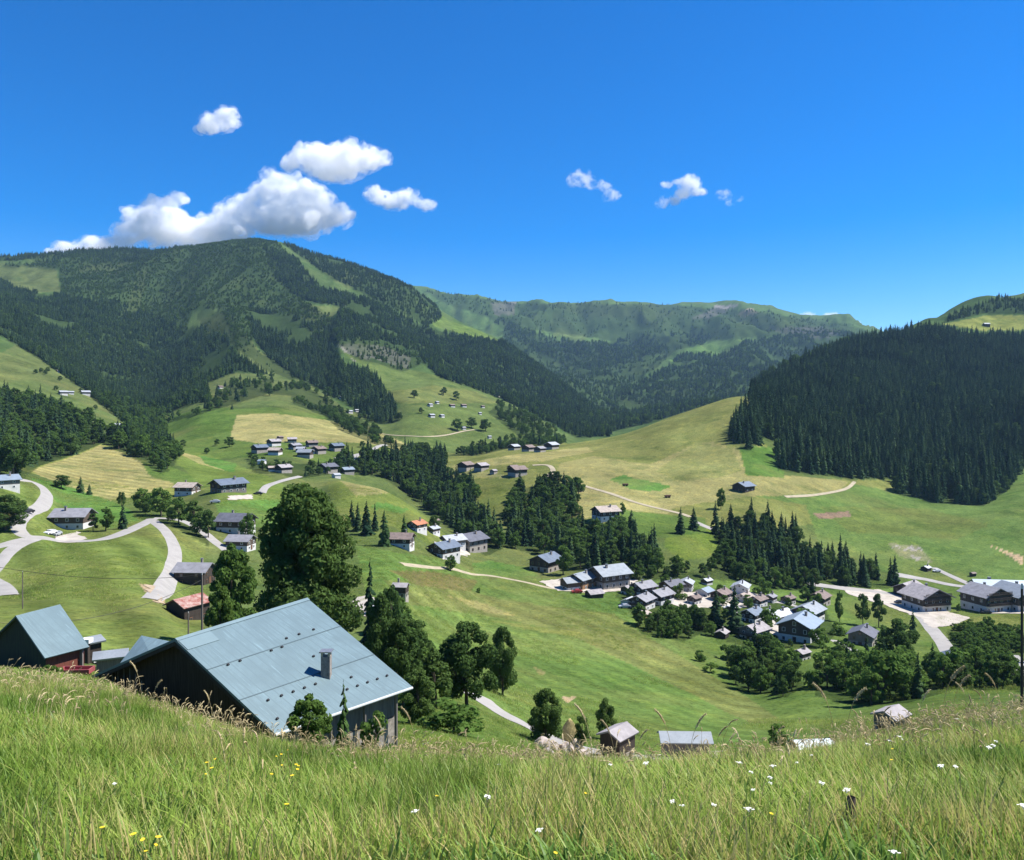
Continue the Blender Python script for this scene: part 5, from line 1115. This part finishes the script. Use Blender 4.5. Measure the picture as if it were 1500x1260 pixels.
def backpatch():
    xs = np.linspace(-9, 9, 60); ys = np.linspace(-10, 2.75, 40); vs = []; 
    for y in ys:
        for x in xs: vs.append((x, y, H(x * .9, 2.75) + (2.75 - y) * .30 - .01))
    fs = [(j * 60 + i, j * 60 + i + 1, j * 60 + i + 61, j * 60 + i + 60) for j in range(39) for i in range(59)]
    me = bpy.data.meshes.new('ground'); me.from_pydata(vs, [], fs)
    a = me.color_attributes.new('soil', 'FLOAT_COLOR', 'POINT'); a.data.foreach_set('color', np.tile([.06, .1, .025, 1], len(vs)))
    me.materials.append(TURF); o = bpy.data.objects.new('ground', me); COL.objects.link(o); o['kind'] = 'structure'
backpatch()
# ---------------------------------------------------------------- the meadow: tufts of blades, seed stalks, flowers
def grassmat(name, a, b, dry, k=.42):
    m, nt, out = newmat(name); oi = nt.nodes.new('ShaderNodeObjectInfo'); geo = nt.nodes.new('ShaderNodeNewGeometry')
    at = nt.nodes.new('ShaderNodeAttribute'); at.attribute_name = 'shade'
    n1 = noise(nt, geo.outputs['Position'], .45, 4); n2 = noise(nt, geo.outputs['Position'], 2.6, 3)
    c = mixcol(nt, a, b, oi.outputs['Random']); c = mixcol(nt, c, dry, at.outputs['Fac'])
    c = mixcol(nt, c, tuple(x * .72 for x in a), ramp(nt, n1, .47, .62)); 
    mm = nt.nodes.new('ShaderNodeMath'); mm.operation = 'MULTIPLY'; mm.inputs[1].default_value = .6; nt.links.new(ramp(nt, n2, .52, .68), mm.inputs[0])
    c = mixcol(nt, c, dry, mm.outputs[0])
    d = nt.nodes.new('ShaderNodeBsdfDiffuse'); t = nt.nodes.new('ShaderNodeBsdfTranslucent'); g = nt.nodes.new('ShaderNodeBsdfGlossy'); g.inputs['Roughness'].default_value = .45
    g.inputs[0].default_value = (.5, .5, .5, 1)
    mx = nt.nodes.new('ShaderNodeMixShader'); mx.inputs[0].default_value = k; nt.links.new(c, d.inputs[0]); nt.links.new(c, t.inputs[0])
    nt.links.new(d.outputs[0], mx.inputs[1]); nt.links.new(t.outputs[0], mx.inputs[2]); m2 = nt.nodes.new('ShaderNodeMixShader'); m2.inputs[0].default_value = .02
    nt.links.new(mx.outputs[0], m2.inputs[1]); nt.links.new(g.outputs[0], m2.inputs[2]); nt.links.new(m2.outputs[0], out.inputs[0]); return m
GRS = grassmat('meadow grass', (.180, .315, .038), (.29, .42, .062), (.50, .43, .17)); GRW = grassmat('broad weeds', (.10, .215, .036), (.15, .27, .055), (.28, .30, .10), .35)
SEEDM = grassmat('dry seed heads', (.62, .50, .27), (.74, .63, .38), (.66, .53, .30), .35)
def tuft(seed, n=46, h=(.18, .45), rad=.20, wd=.0045, dryp=.22, mat=None, lean=.5):
    r = np.random.default_rng(seed); co = []; f = []; sh = []
    for k in range(n):
        a = r.uniform(0, 6.283); q = rad * math.sqrt(r.random()); x, y = q * math.cos(a), q * math.sin(a); hh = r.uniform(*h); ba = r.uniform(0, 6.283); bend = hh * r.uniform(.1, lean)
        dx, dy = math.cos(ba), math.sin(ba); px, py = -dy, dx; w0 = wd * r.uniform(.7, 1.5); dr = 1. if r.random() < dryp else r.uniform(0, .25); b = len(co)
        for t, ww in ((0, 1), (.4, .85), (.75, .55), (1, .0)):
            z = hh * (t - .18 * t * t * bend / hh); ox, oy = x + dx * bend * t * t, y + dy * bend * t * t
            if ww: co += [(ox + px * w0 * ww, oy + py * w0 * ww, z), (ox - px * w0 * ww, oy - py * w0 * ww, z)]; sh += [dr, dr]
            else: co.append((ox, oy, z)); sh.append(dr)
        f += [(b, b + 1, b + 3, b + 2), (b + 2, b + 3, b + 5, b + 4), (b + 4, b + 5, b + 6)]
    me = bpy.data.meshes.new('tuft'); me.from_pydata(co, [], f); at = me.attributes.new('shade', 'FLOAT', 'POINT'); at.data.foreach_set('value', np.array(sh, np.float32)); me.materials.append(mat or GRS); return me
def stalks(seed, n=5, h=(.28, .52), head=True, rad=.25):
    r = np.random.default_rng(seed); m = MB()
    for k in range(n):
        a = r.uniform(0, 6.283); q = rad * r.random(); x, y = q * math.cos(a), q * math.sin(a); hh = r.uniform(*h); ba = r.normal(.3, .9); bend = hh * r.uniform(.05, .35); dx, dy = math.cos(ba), math.sin(ba)
        pt = lambda t: Vector((x + dx * bend * t ** 2.2, y + dy * bend * t ** 2.2, hh * (t - .10 * t ** 4 * bend / hh * 3)))
        m.tube([tuple(pt(t)) for t in (0, .35, .7, 1)], [.0022, .002, .0016, .0012], 3)
        if head:
            nod = r.uniform(.0, .07); hl = r.uniform(.05, .11); e0 = pt(1); dr = (pt(1) - pt(.85)).normalized()
            pts = []; rr = []
            for i in range(7): t = i / 6; pts.append(tuple(e0 + dr * hl * (t - .35) + Vector((dx * nod * t * t, dy * nod * t * t, -nod * t * t * 1.2)))); rr.append(0.0042 * math.sin(math.pi * (.08 + .88 * t)) ** .8 + .0008)
            m.tube(pts, rr, 5)
            for i in range(14):
                t = r.random(); c = Vector(pts[int(t * 6)]); v = Vector(r.normal(size=3)).normalized() * r.uniform(.008, .02); w_ = v.orthogonal().normalized() * .003
                m.quad(c - w_, c + w_, c + v)
    me = bpy.data.meshes.new('stalk'); me.from_pydata(m.v, [], m.f); me.materials.append(SEEDM); return me
TU = [tuft(i, 84, (.06, .17), wd=.0024, dryp=.2, lean=1.0) for i in range(4)] + [tuft(10 + i, 66, (.10, .24), wd=.0023, dryp=.42, lean=.6) for i in range(3)] + [tuft(20 + i, 40, (.05, .14), wd=.005, dryp=.03, mat=GRW, lean=.9) for i in range(2)] + [stalks(30 + i) for i in range(4)]
FA = [tuft(40 + i, 44, (.15, .38), rad=.6, wd=.009, dryp=.25) for i in range(3)]
def scatter_grass():
    pts = []
    def put(n, y0, y1, fn, pw=1.):
        for _ in range(n):
            y = y0 + (y1 - y0) * random.random() ** pw; hw = y * .70 + 4.0; x = random.uniform(-hw, hw)
            fn(x, y)
    cl = lambda x, y: float(fbm(np.array([x / 2.2]), np.array([y / 2.2]), 3, 61)[0])
    def near(x, y):
        c = cl(x, y); hf = float(fbm(np.array([x / 5.]), np.array([y / 5.]), 2, 65)[0])
        k = random.choice((0, 1, 2, 3, 7)) if c < .50 else (random.choice((4, 5, 6)) if c < .60 else random.choice((7, 8, 8, 0)))
        s = random.uniform(.75, 1.25) * (.7 + .6 * hf)
        pts.append((x, y, H(x, y) - .02, random.uniform(0, 6.28), s * 1.1, s, k, 0))
    put(8500, 1.9, 7, near, .62); put(12500, 6.5, 16, near, .62); put(13000, 15, 27, near, .7)
    def st(x, y):
        s = random.uniform(.7, 1.15); 
        if x < -2 and random.random() < .45: return
        pts.append((x, y, H(x, y) - .03, random.uniform(0, 6.28), s, s, 9 + random.randrange(4), random.uniform(-.1, .1)))
    put(700, 5, 14, st, .7); put(1000, 11, 19, st)
    instancer('meadow_grass', pts, TU)
    pts2 = []
    def far(x, y):
        u = CX + F * x / y
        s = random.uniform(.6, 1.1); pts2.append((x, y, H(x, y) - .04, random.uniform(0, 6.28), s * 1.2, s * (.8 if y < 60 else .7), random.randrange(3), 0))
    for _ in range(15000):
        y = 26 + 40 * random.random() ** .8; u = random.uniform(-80, 740); x = (u - CX) / F * y; far(x, y)
    for _ in range(9000):
        y = 60 + 50 * random.random(); u = random.uniform(560, 1560); x = (u - CX) / F * y
        if not blocked(x, y): far(x, y)
    instancer('rough_grass', pts2, FA)
    n = 42000; dd = 105 + 300 * RNG.random(n) ** .8; uu = RNG.uniform(-30, 1530, n); xx = (uu - CX) / F * dd
    keep = fbm(xx / 26, dd / 34, 4, 301) > .49; B = np.array(BLOCK)
    xx, dd = xx[keep], dd[keep]; ok = np.ones(len(xx), bool)
    for bx, by, br in B: ok &= (xx - bx) ** 2 + (dd - by) ** 2 > br * br
    pts3 = []
    for x, y in zip(xx[ok], dd[ok]):
        s = random.uniform(.8, 1.9); pts3.append((x, y, H(x, y) - .05, random.uniform(0, 6.28), s * 1.3, s * .75, random.randrange(3), 0))
    instancer('pasture_tussocks', pts3, FA)
scatter_grass()

def flower_mesh(kind, seed):
    r = np.random.default_rng(seed); s = MB(); hd = MB(); hh = 1.
    s.tube([(0, 0, 0), (.01, .0, .5), (.0, .01, hh)], [.004, .003, .0025], 4)
    if kind == 'white':
        for i in range(26):
            a = r.uniform(0, 6.28); q = .042 * math.sqrt(r.random()); c = Vector((q * math.cos(a), q * math.sin(a), hh + .012 - q * .25)); w_ = .010
            hd.quad(c + Vector((-w_, 0, 0)), c + Vector((0, -w_, .002)), c + Vector((w_, 0, 0)), c + Vector((0, w_, .003)))
            if i % 3 == 0: hd.tube([(0, 0, hh - .05), tuple(c)], [.0015, .001], 3)
    else:
        for i in range(11):
            a = 6.283 * i / 11; c = Vector((math.cos(a), math.sin(a), 0)); n_ = Vector((-c.y, c.x, 0)) * .008
            hd.quad(Vector((0, 0, hh)), c * .018 + n_ + Vector((0, 0, hh + .004)), c * .030 + Vector((0, 0, hh + .007)), c * .018 - n_ + Vector((0, 0, hh + .004)))
        hd.tube([(0, 0, hh - .012), (0, 0, hh + .004)], [.006, .010], 6)
    return s, hd
FS = {}
YELM = surf('yellow petals', (.80, .58, .03), .7, .15, 30); WHTM = surf('white umbel', (.80, .80, .74), .8, .1, 30); STEM = surf('flower stem', (.10, .17, .04), .7, .2, 10)
for kd, mt_ in (('white', WHTM), ('yellow', YELM)):
    s_, h_ = flower_mesh(kd, 4); ms = bpy.data.meshes.new('stem'); ms.from_pydata(s_.v, [], s_.f); ms.materials.append(STEM); mh = bpy.data.meshes.new('flower_head'); mh.from_pydata(h_.v, [], h_.f); mh.materials.append(mt_); FS[kd] = (ms, mh)
def flower(kd, u, v, k=1.):
    # the head shows at (u, v); it stands some 0.45 m over the ground
    for d in np.arange(2.8, 19, .05):
        x = (u - CX) / F * d; zg = H(x, d); zh = -(v - HY) * d / F
        if zh - zg < .27 * k: break
    hgt = max(zh - zg, .15)
    e = bpy.data.objects.new(kd + '_flower', None); COL.objects.link(e); e.location = (x, d, zg); e.scale = (.27 * k, .42 * k, hgt); e.rotation_euler[2] = random.uniform(0, 6)
    for me, nm in zip(FS[kd], ('stem', 'flower_head')):
        o = bpy.data.objects.new(nm, me); COL.objects.link(o); o.parent = e
        if nm == 'flower_head': o.scale = (1, 1, 1)
    tag(e, 'white flat topped meadow flower standing in the foreground grass' if kd == 'white' else 'small yellow daisy like flower standing in the foreground grass', 'flower', kd + ' flowers in the meadow')
WF = [(608,1188),(714,1167),(1083,1117),(1100,1131),(1132,1122),(1128,1139),(1167,1117),(1189,1106),(1204,1147),(1103,1157),(1128,1147),(985,1174),(1046,1179),(1097,1185),(1378,1122),(1455,1092),(1459,1086),(1449,1095),(1402,1053),(1318,1079),(1322,1083),(1303,1085),(1155,1082),(1433,1039),(1310,1258),(894,1120),(1068,1102),(946,1118),(168,1148),(790,1216),(620,1090),(627,1088),(1499,1180),(1271,1090),(1400,1123),(1000,1180),(730,1120),(1240,1157)]
YF = [(195,1222),(209,1230),(214,1249),(228,1238),(232,1226),(412,1105),(421,1099),(434,1120),(436,1127),(413,1121),(398,1134),(428,1136),(420,1178),(303,1117),(310,1125),(302,1134),(315,1112),(858,1162),(1307,1097),(1306,1113),(640,1166),(1130,1192),(814,1252),(437,1122),(405,1108),(150,1212)]
for u, v in WF: flower('white', u, v, random.uniform(.8, 1.2))
for u, v in YF: flower('yellow', u, v, random.uniform(.8, 1.1))
# tall arching seed stalks one can pick out against the barn and the valley
TS = []
for sd in range(3):
    m = MB(); r = np.random.default_rng(sd + 70); pts = []; rr = []
    for i in range(14): t = i / 13; pts.append((.34 * t ** 2.6, .02 * math.sin(3 * t), t * (1 - .16 * t ** 3))); rr.append(.004 if t < .72 else .006 + .010 * math.sin(math.pi * (t - .72) / .28))
    m.tube(pts, rr, 5); h_ = []
    for i in range(90):
        t = .7 + .3 * r.random(); c = Vector((.34 * t ** 2.6, 0, t * (1 - .16 * t ** 3))); v = Vector(r.normal(size=3)).normalized() * .036; w_ = v.orthogonal().normalized() * .006; m.quad(c - w_, c + w_, c + v)
    me = bpy.data.meshes.new('seed_stalk'); me.from_pydata(m.v, [], m.f); me.materials.append(SEEDM); TS.append(me)
for i, (u, v, hh) in enumerate([(170,1000,.45),(208,968,1.0),(222,996,.75),(252,1020,.5),(272,1030,.4),(300,1030,.4),(312,1012,.6),(330,1035,.5),(345,1040,.45),(565,1050,.7),(610,1035,.9),(775,1090,.5),(820,1085,.55),(868,1032,.9),(902,1055,.7),(930,1065,.6),(985,1040,.8),(1010,1045,.8),(1045,1060,.6),(1222,1000,.9),(1240,1003,.9),(1286,1032,.5),(1380,970,1.0),(1395,985,.9),(1345,1010,.7),(1420,1000,.8),(1465,985,.8),(1445,1010,.7),(1265,1040,.6),(1130,1060,.5)]):
    d = 14.0 + (i * 7 % 5) * .8; x = (u - CX) / F * d; zg = H(x, d); top = -(v - HY) * d / F; k = max(top - zg, .3)
    o = bpy.data.objects.new('seed_stalk', TS[i % 3]); COL.objects.link(o); o.location = (x, d, zg); o.scale = (k * .8, k * .8, k / .86); o.rotation_euler[2] = random.choice((.2, 3.0, -.3, 2.8))
    tag(o, 'tall arching dry grass stalk with a pale seed head above the meadow rim', 'grass stalk', 'tall seed stalks on the meadow rim')
# ---------------------------------------------------------------- clouds: heaps of vapour beyond the valley air
def cloudmat(dens, lo, hi, nm):
    m, nt, out = newmat(nm); geo = nt.nodes.new('ShaderNodeNewGeometry')
    n1 = noise(nt, geo.outputs['Position'], 1 / 120., 6, .68); c = ramp(nt, n1, lo, hi)
    d = nt.nodes.new('ShaderNodeMath'); d.operation = 'MULTIPLY'; d.inputs[1].default_value = dens; nt.links.new(c, d.inputs[0])
    sc = nt.nodes.new('ShaderNodeVolumeScatter'); sc.inputs['Color'].default_value = (1, 1, 1, 1); sc.inputs['Anisotropy'].default_value = 0.
    nt.links.new(d.outputs[0], sc.inputs['Density']); nt.links.new(sc.outputs[0], out.inputs['Volume']); return m
def cloudtex(sz):
    t = bpy.data.textures.new('billows', 'CLOUDS'); t.noise_scale = sz; t.noise_depth = 4; t.noise_basis = 'ORIGINAL_PERLIN'; return t
BT = [cloudtex(260), cloudtex(80)]
def cloud(label, lobes, d, mats, vox=22., puff=1.):
    import bmesh
    k = d / F; C0 = P(lobes[0][0], lobes[0][1], d); top = None
    for lvl, (mat, gr) in enumerate(zip(mats, (1.16, .86))):
        bm = bmesh.new(); rs = random.Random(int(lobes[0][0]))
        for (u, v, rx, ry) in lobes:
            c = P(u, v, d + rs.uniform(-.3, .3) * rx * k) - C0
            bmesh.ops.create_icosphere(bm, subdivisions=3, radius=1, matrix=Matrix.Translation(c) @ Matrix.Diagonal((rx * k * gr, rx * k * .8 * gr, ry * k * gr, 1)))
            for _ in range(int(6 + rx * .6)):
                a = rs.uniform(-.15, math.pi + .15) if rs.random() < .8 else rs.uniform(0, 6.28); r_ = rs.uniform(.2, .45) * min(rx, ry) * k; y_ = rs.uniform(-.7, .5) * rx * k
                bmesh.ops.create_icosphere(bm, subdivisions=2, radius=r_ * gr, matrix=Matrix.Translation(c + Vector((math.cos(a) * rx * k * .8, y_, math.sin(a) * ry * k * .8))))
        nm = 'cloud' if lvl == 0 else 'core'
        me = bpy.data.meshes.new(nm); bm.to_mesh(me); bm.free(); o = bpy.data.objects.new(nm, me); COL.objects.link(o); me.materials.append(mat)
        if lvl == 0: tag(o, label, 'cloud'); o.location = C0; top = o
        else: o.parent = top
        r = o.modifiers.new('merge', 'REMESH'); r.mode = 'VOXEL'; r.voxel_size = vox
        for t, s in zip(BT, (190 * puff, 90 * puff)):
            m = o.modifiers.new('billow', 'DISPLACE'); m.texture = t; m.strength = s; m.mid_level = .5; m.texture_coords = 'GLOBAL'
    return top
CM = (cloudmat(.006, .46, .66, 'cloud fringe'), cloudmat(.012, .34, .58, 'cloud')); CW = (cloudmat(.005, .48, .68, 'thin cloud fringe'), cloudmat(.008, .44, .66, 'thin cloud'))
cloud('large white cloud heap rising behind the round mountain', [(80,370,16,6),(105,364,26,9),(140,360,30,11),(172,356,24,12),(185,345,26,18),(212,325,28,26),(238,308,22,20),(262,292,12,12),(250,338,48,26),(300,342,42,24),(340,330,34,26),(365,312,28,26),(382,296,26,22),(408,285,32,30),(425,268,20,16),(450,300,38,28),(485,317,30,18),(420,326,60,20),(508,316,12,8)], 9000, CM)
cloud('broad flat cloud above the right end of the large cloud heap', [(424,240,14,10),(440,234,20,14),(465,232,32,20),(500,238,38,24),(535,236,28,19),(562,234,14,10),(490,254,38,13)], 9200, CM)
cloud('ragged small cloud right of the two big ones', [(546,286,15,11),(562,292,16,10),(580,297,22,12),(600,290,18,14),(614,298,12,8),(628,303,12,9)], 9100, CM, 16, .7)
cloud('lone small oval cloud highest in the sky', [(318,180,23,14),(333,170,16,13),(304,189,16,8),(346,182,8,6)], 9000, CM, 16, .7)
cloud('thin wisp of cloud left of the brighter small puffs', [(852,264,20,11),(866,272,12,8),(876,270,9,6),(886,276,9,6),(897,288,12,9)], 9300, CW, 14, .8)
cloud('brightest small puffs of cloud above the far plateau', [(1010,270,17,10),(1002,284,14,9),(988,294,12,7),(970,298,11,9),(978,270,11,6),(992,266,10,6),(1024,282,13,7)], 9300, CM, 14, .6)
cloud('faint scrap of cloud farthest right in the open sky', [(1058,286,12,6),(1070,298,8,5),(1085,291,8,3)], 9400, CW, 14, .5)
cloud('low white cloud peeking over the rocky right end of the plateau', [(1185,464,14,6),(1200,468,12,5),(1218,465,14,8),(1236,472,10,6),(1250,476,10,6)], 9000, CM, 14, .6)
# ---------------------------------------------------------------- camera, sun, sky
cam = bpy.data.cameras.new('camera'); co_ = bpy.data.objects.new('camera', cam); COL.objects.link(co_)
co_.rotation_euler = (R(90), 0, 0)
cam.sensor_width = 36; cam.lens = 36 * F / 1500; cam.shift_y = (HY - 630) / 1500
cam.clip_start = .1; cam.clip_end = 60000
S.camera = co_
SAZ, SEL = R(80), R(54)
sd = Vector((math.sin(SAZ) * math.cos(SEL), math.cos(SAZ) * math.cos(SEL), math.sin(SEL)))
sun = bpy.data.lights.new('sun', 'SUN'); sun.energy = 4.6; sun.angle = R(.5); sun.color = (1, .95, .87)
so = bpy.data.objects.new('sun', sun); so.rotation_euler = sd.to_track_quat('Z', 'Y').to_euler(); COL.objects.link(so)
w = bpy.data.worlds.new('World'); S.world = w; w.use_nodes = True; nt = w.node_tree; nt.nodes.clear()
sky = nt.nodes.new('ShaderNodeTexSky'); sky.sky_type = 'NISHITA'; sky.sun_disc = False; sky.sun_elevation = SEL; sky.sun_rotation = SAZ
sky.air_density = 1.0; sky.dust_density = .35; sky.ozone_density = 5.0; sky.altitude = 1500
hs = nt.nodes.new('ShaderNodeHueSaturation'); hs.inputs['Saturation'].default_value = 1.46; hs.inputs['Hue'].default_value = .508
bg = nt.nodes.new('ShaderNodeBackground'); bg.inputs['Strength'].default_value = .088; wo = nt.nodes.new('ShaderNodeOutputWorld')
nt.links.new(sky.outputs[0], hs.inputs['Color']); nt.links.new(hs.outputs[0], bg.inputs[0]); nt.links.new(bg.outputs[0], wo.inputs[0])
S.view_settings.view_transform = 'Standard'; S.view_settings.look = 'None'; S.view_settings.exposure = 1.05; S.view_settings.gamma = 1
S.view_settings.use_curve_mapping = False
cy = S.cycles; cy.max_bounces = 16; cy.diffuse_bounces = 2; cy.glossy_bounces = 2; cy.transmission_bounces = 2
cy.volume_bounces = 14; cy.transparent_max_bounces = 8; cy.use_denoising = True
HAZE = 1.0
hm, nt, out = newmat('valley air'); pv = nt.nodes.new('ShaderNodeVolumePrincipled')
pv.inputs['Color'].default_value = (.42, .68, 1.0, 1); pv.inputs['Density'].default_value = 4.2e-5; pv.inputs['Anisotropy'].default_value = .1
nt.links.new(pv.outputs[0], out.inputs['Volume'])
x0, x1, y0, y1, z0, z1 = -16000, 16000, -40, 6400, -760, 800
bpy_me = bpy.data.meshes.new('haze')
bpy_me.from_pydata([(x, y, z) for x in (x0, x1) for y in (y0, y1) for z in (z0, z1)], [], [(0,1,3,2),(4,6,7,5),(0,4,5,1),(2,3,7,6),(0,2,6,4),(1,5,7,3)])
bpy_me.materials.append(hm); ho = bpy.data.objects.new('haze', bpy_me); COL.objects.link(ho); tag(ho, kind='stuff')
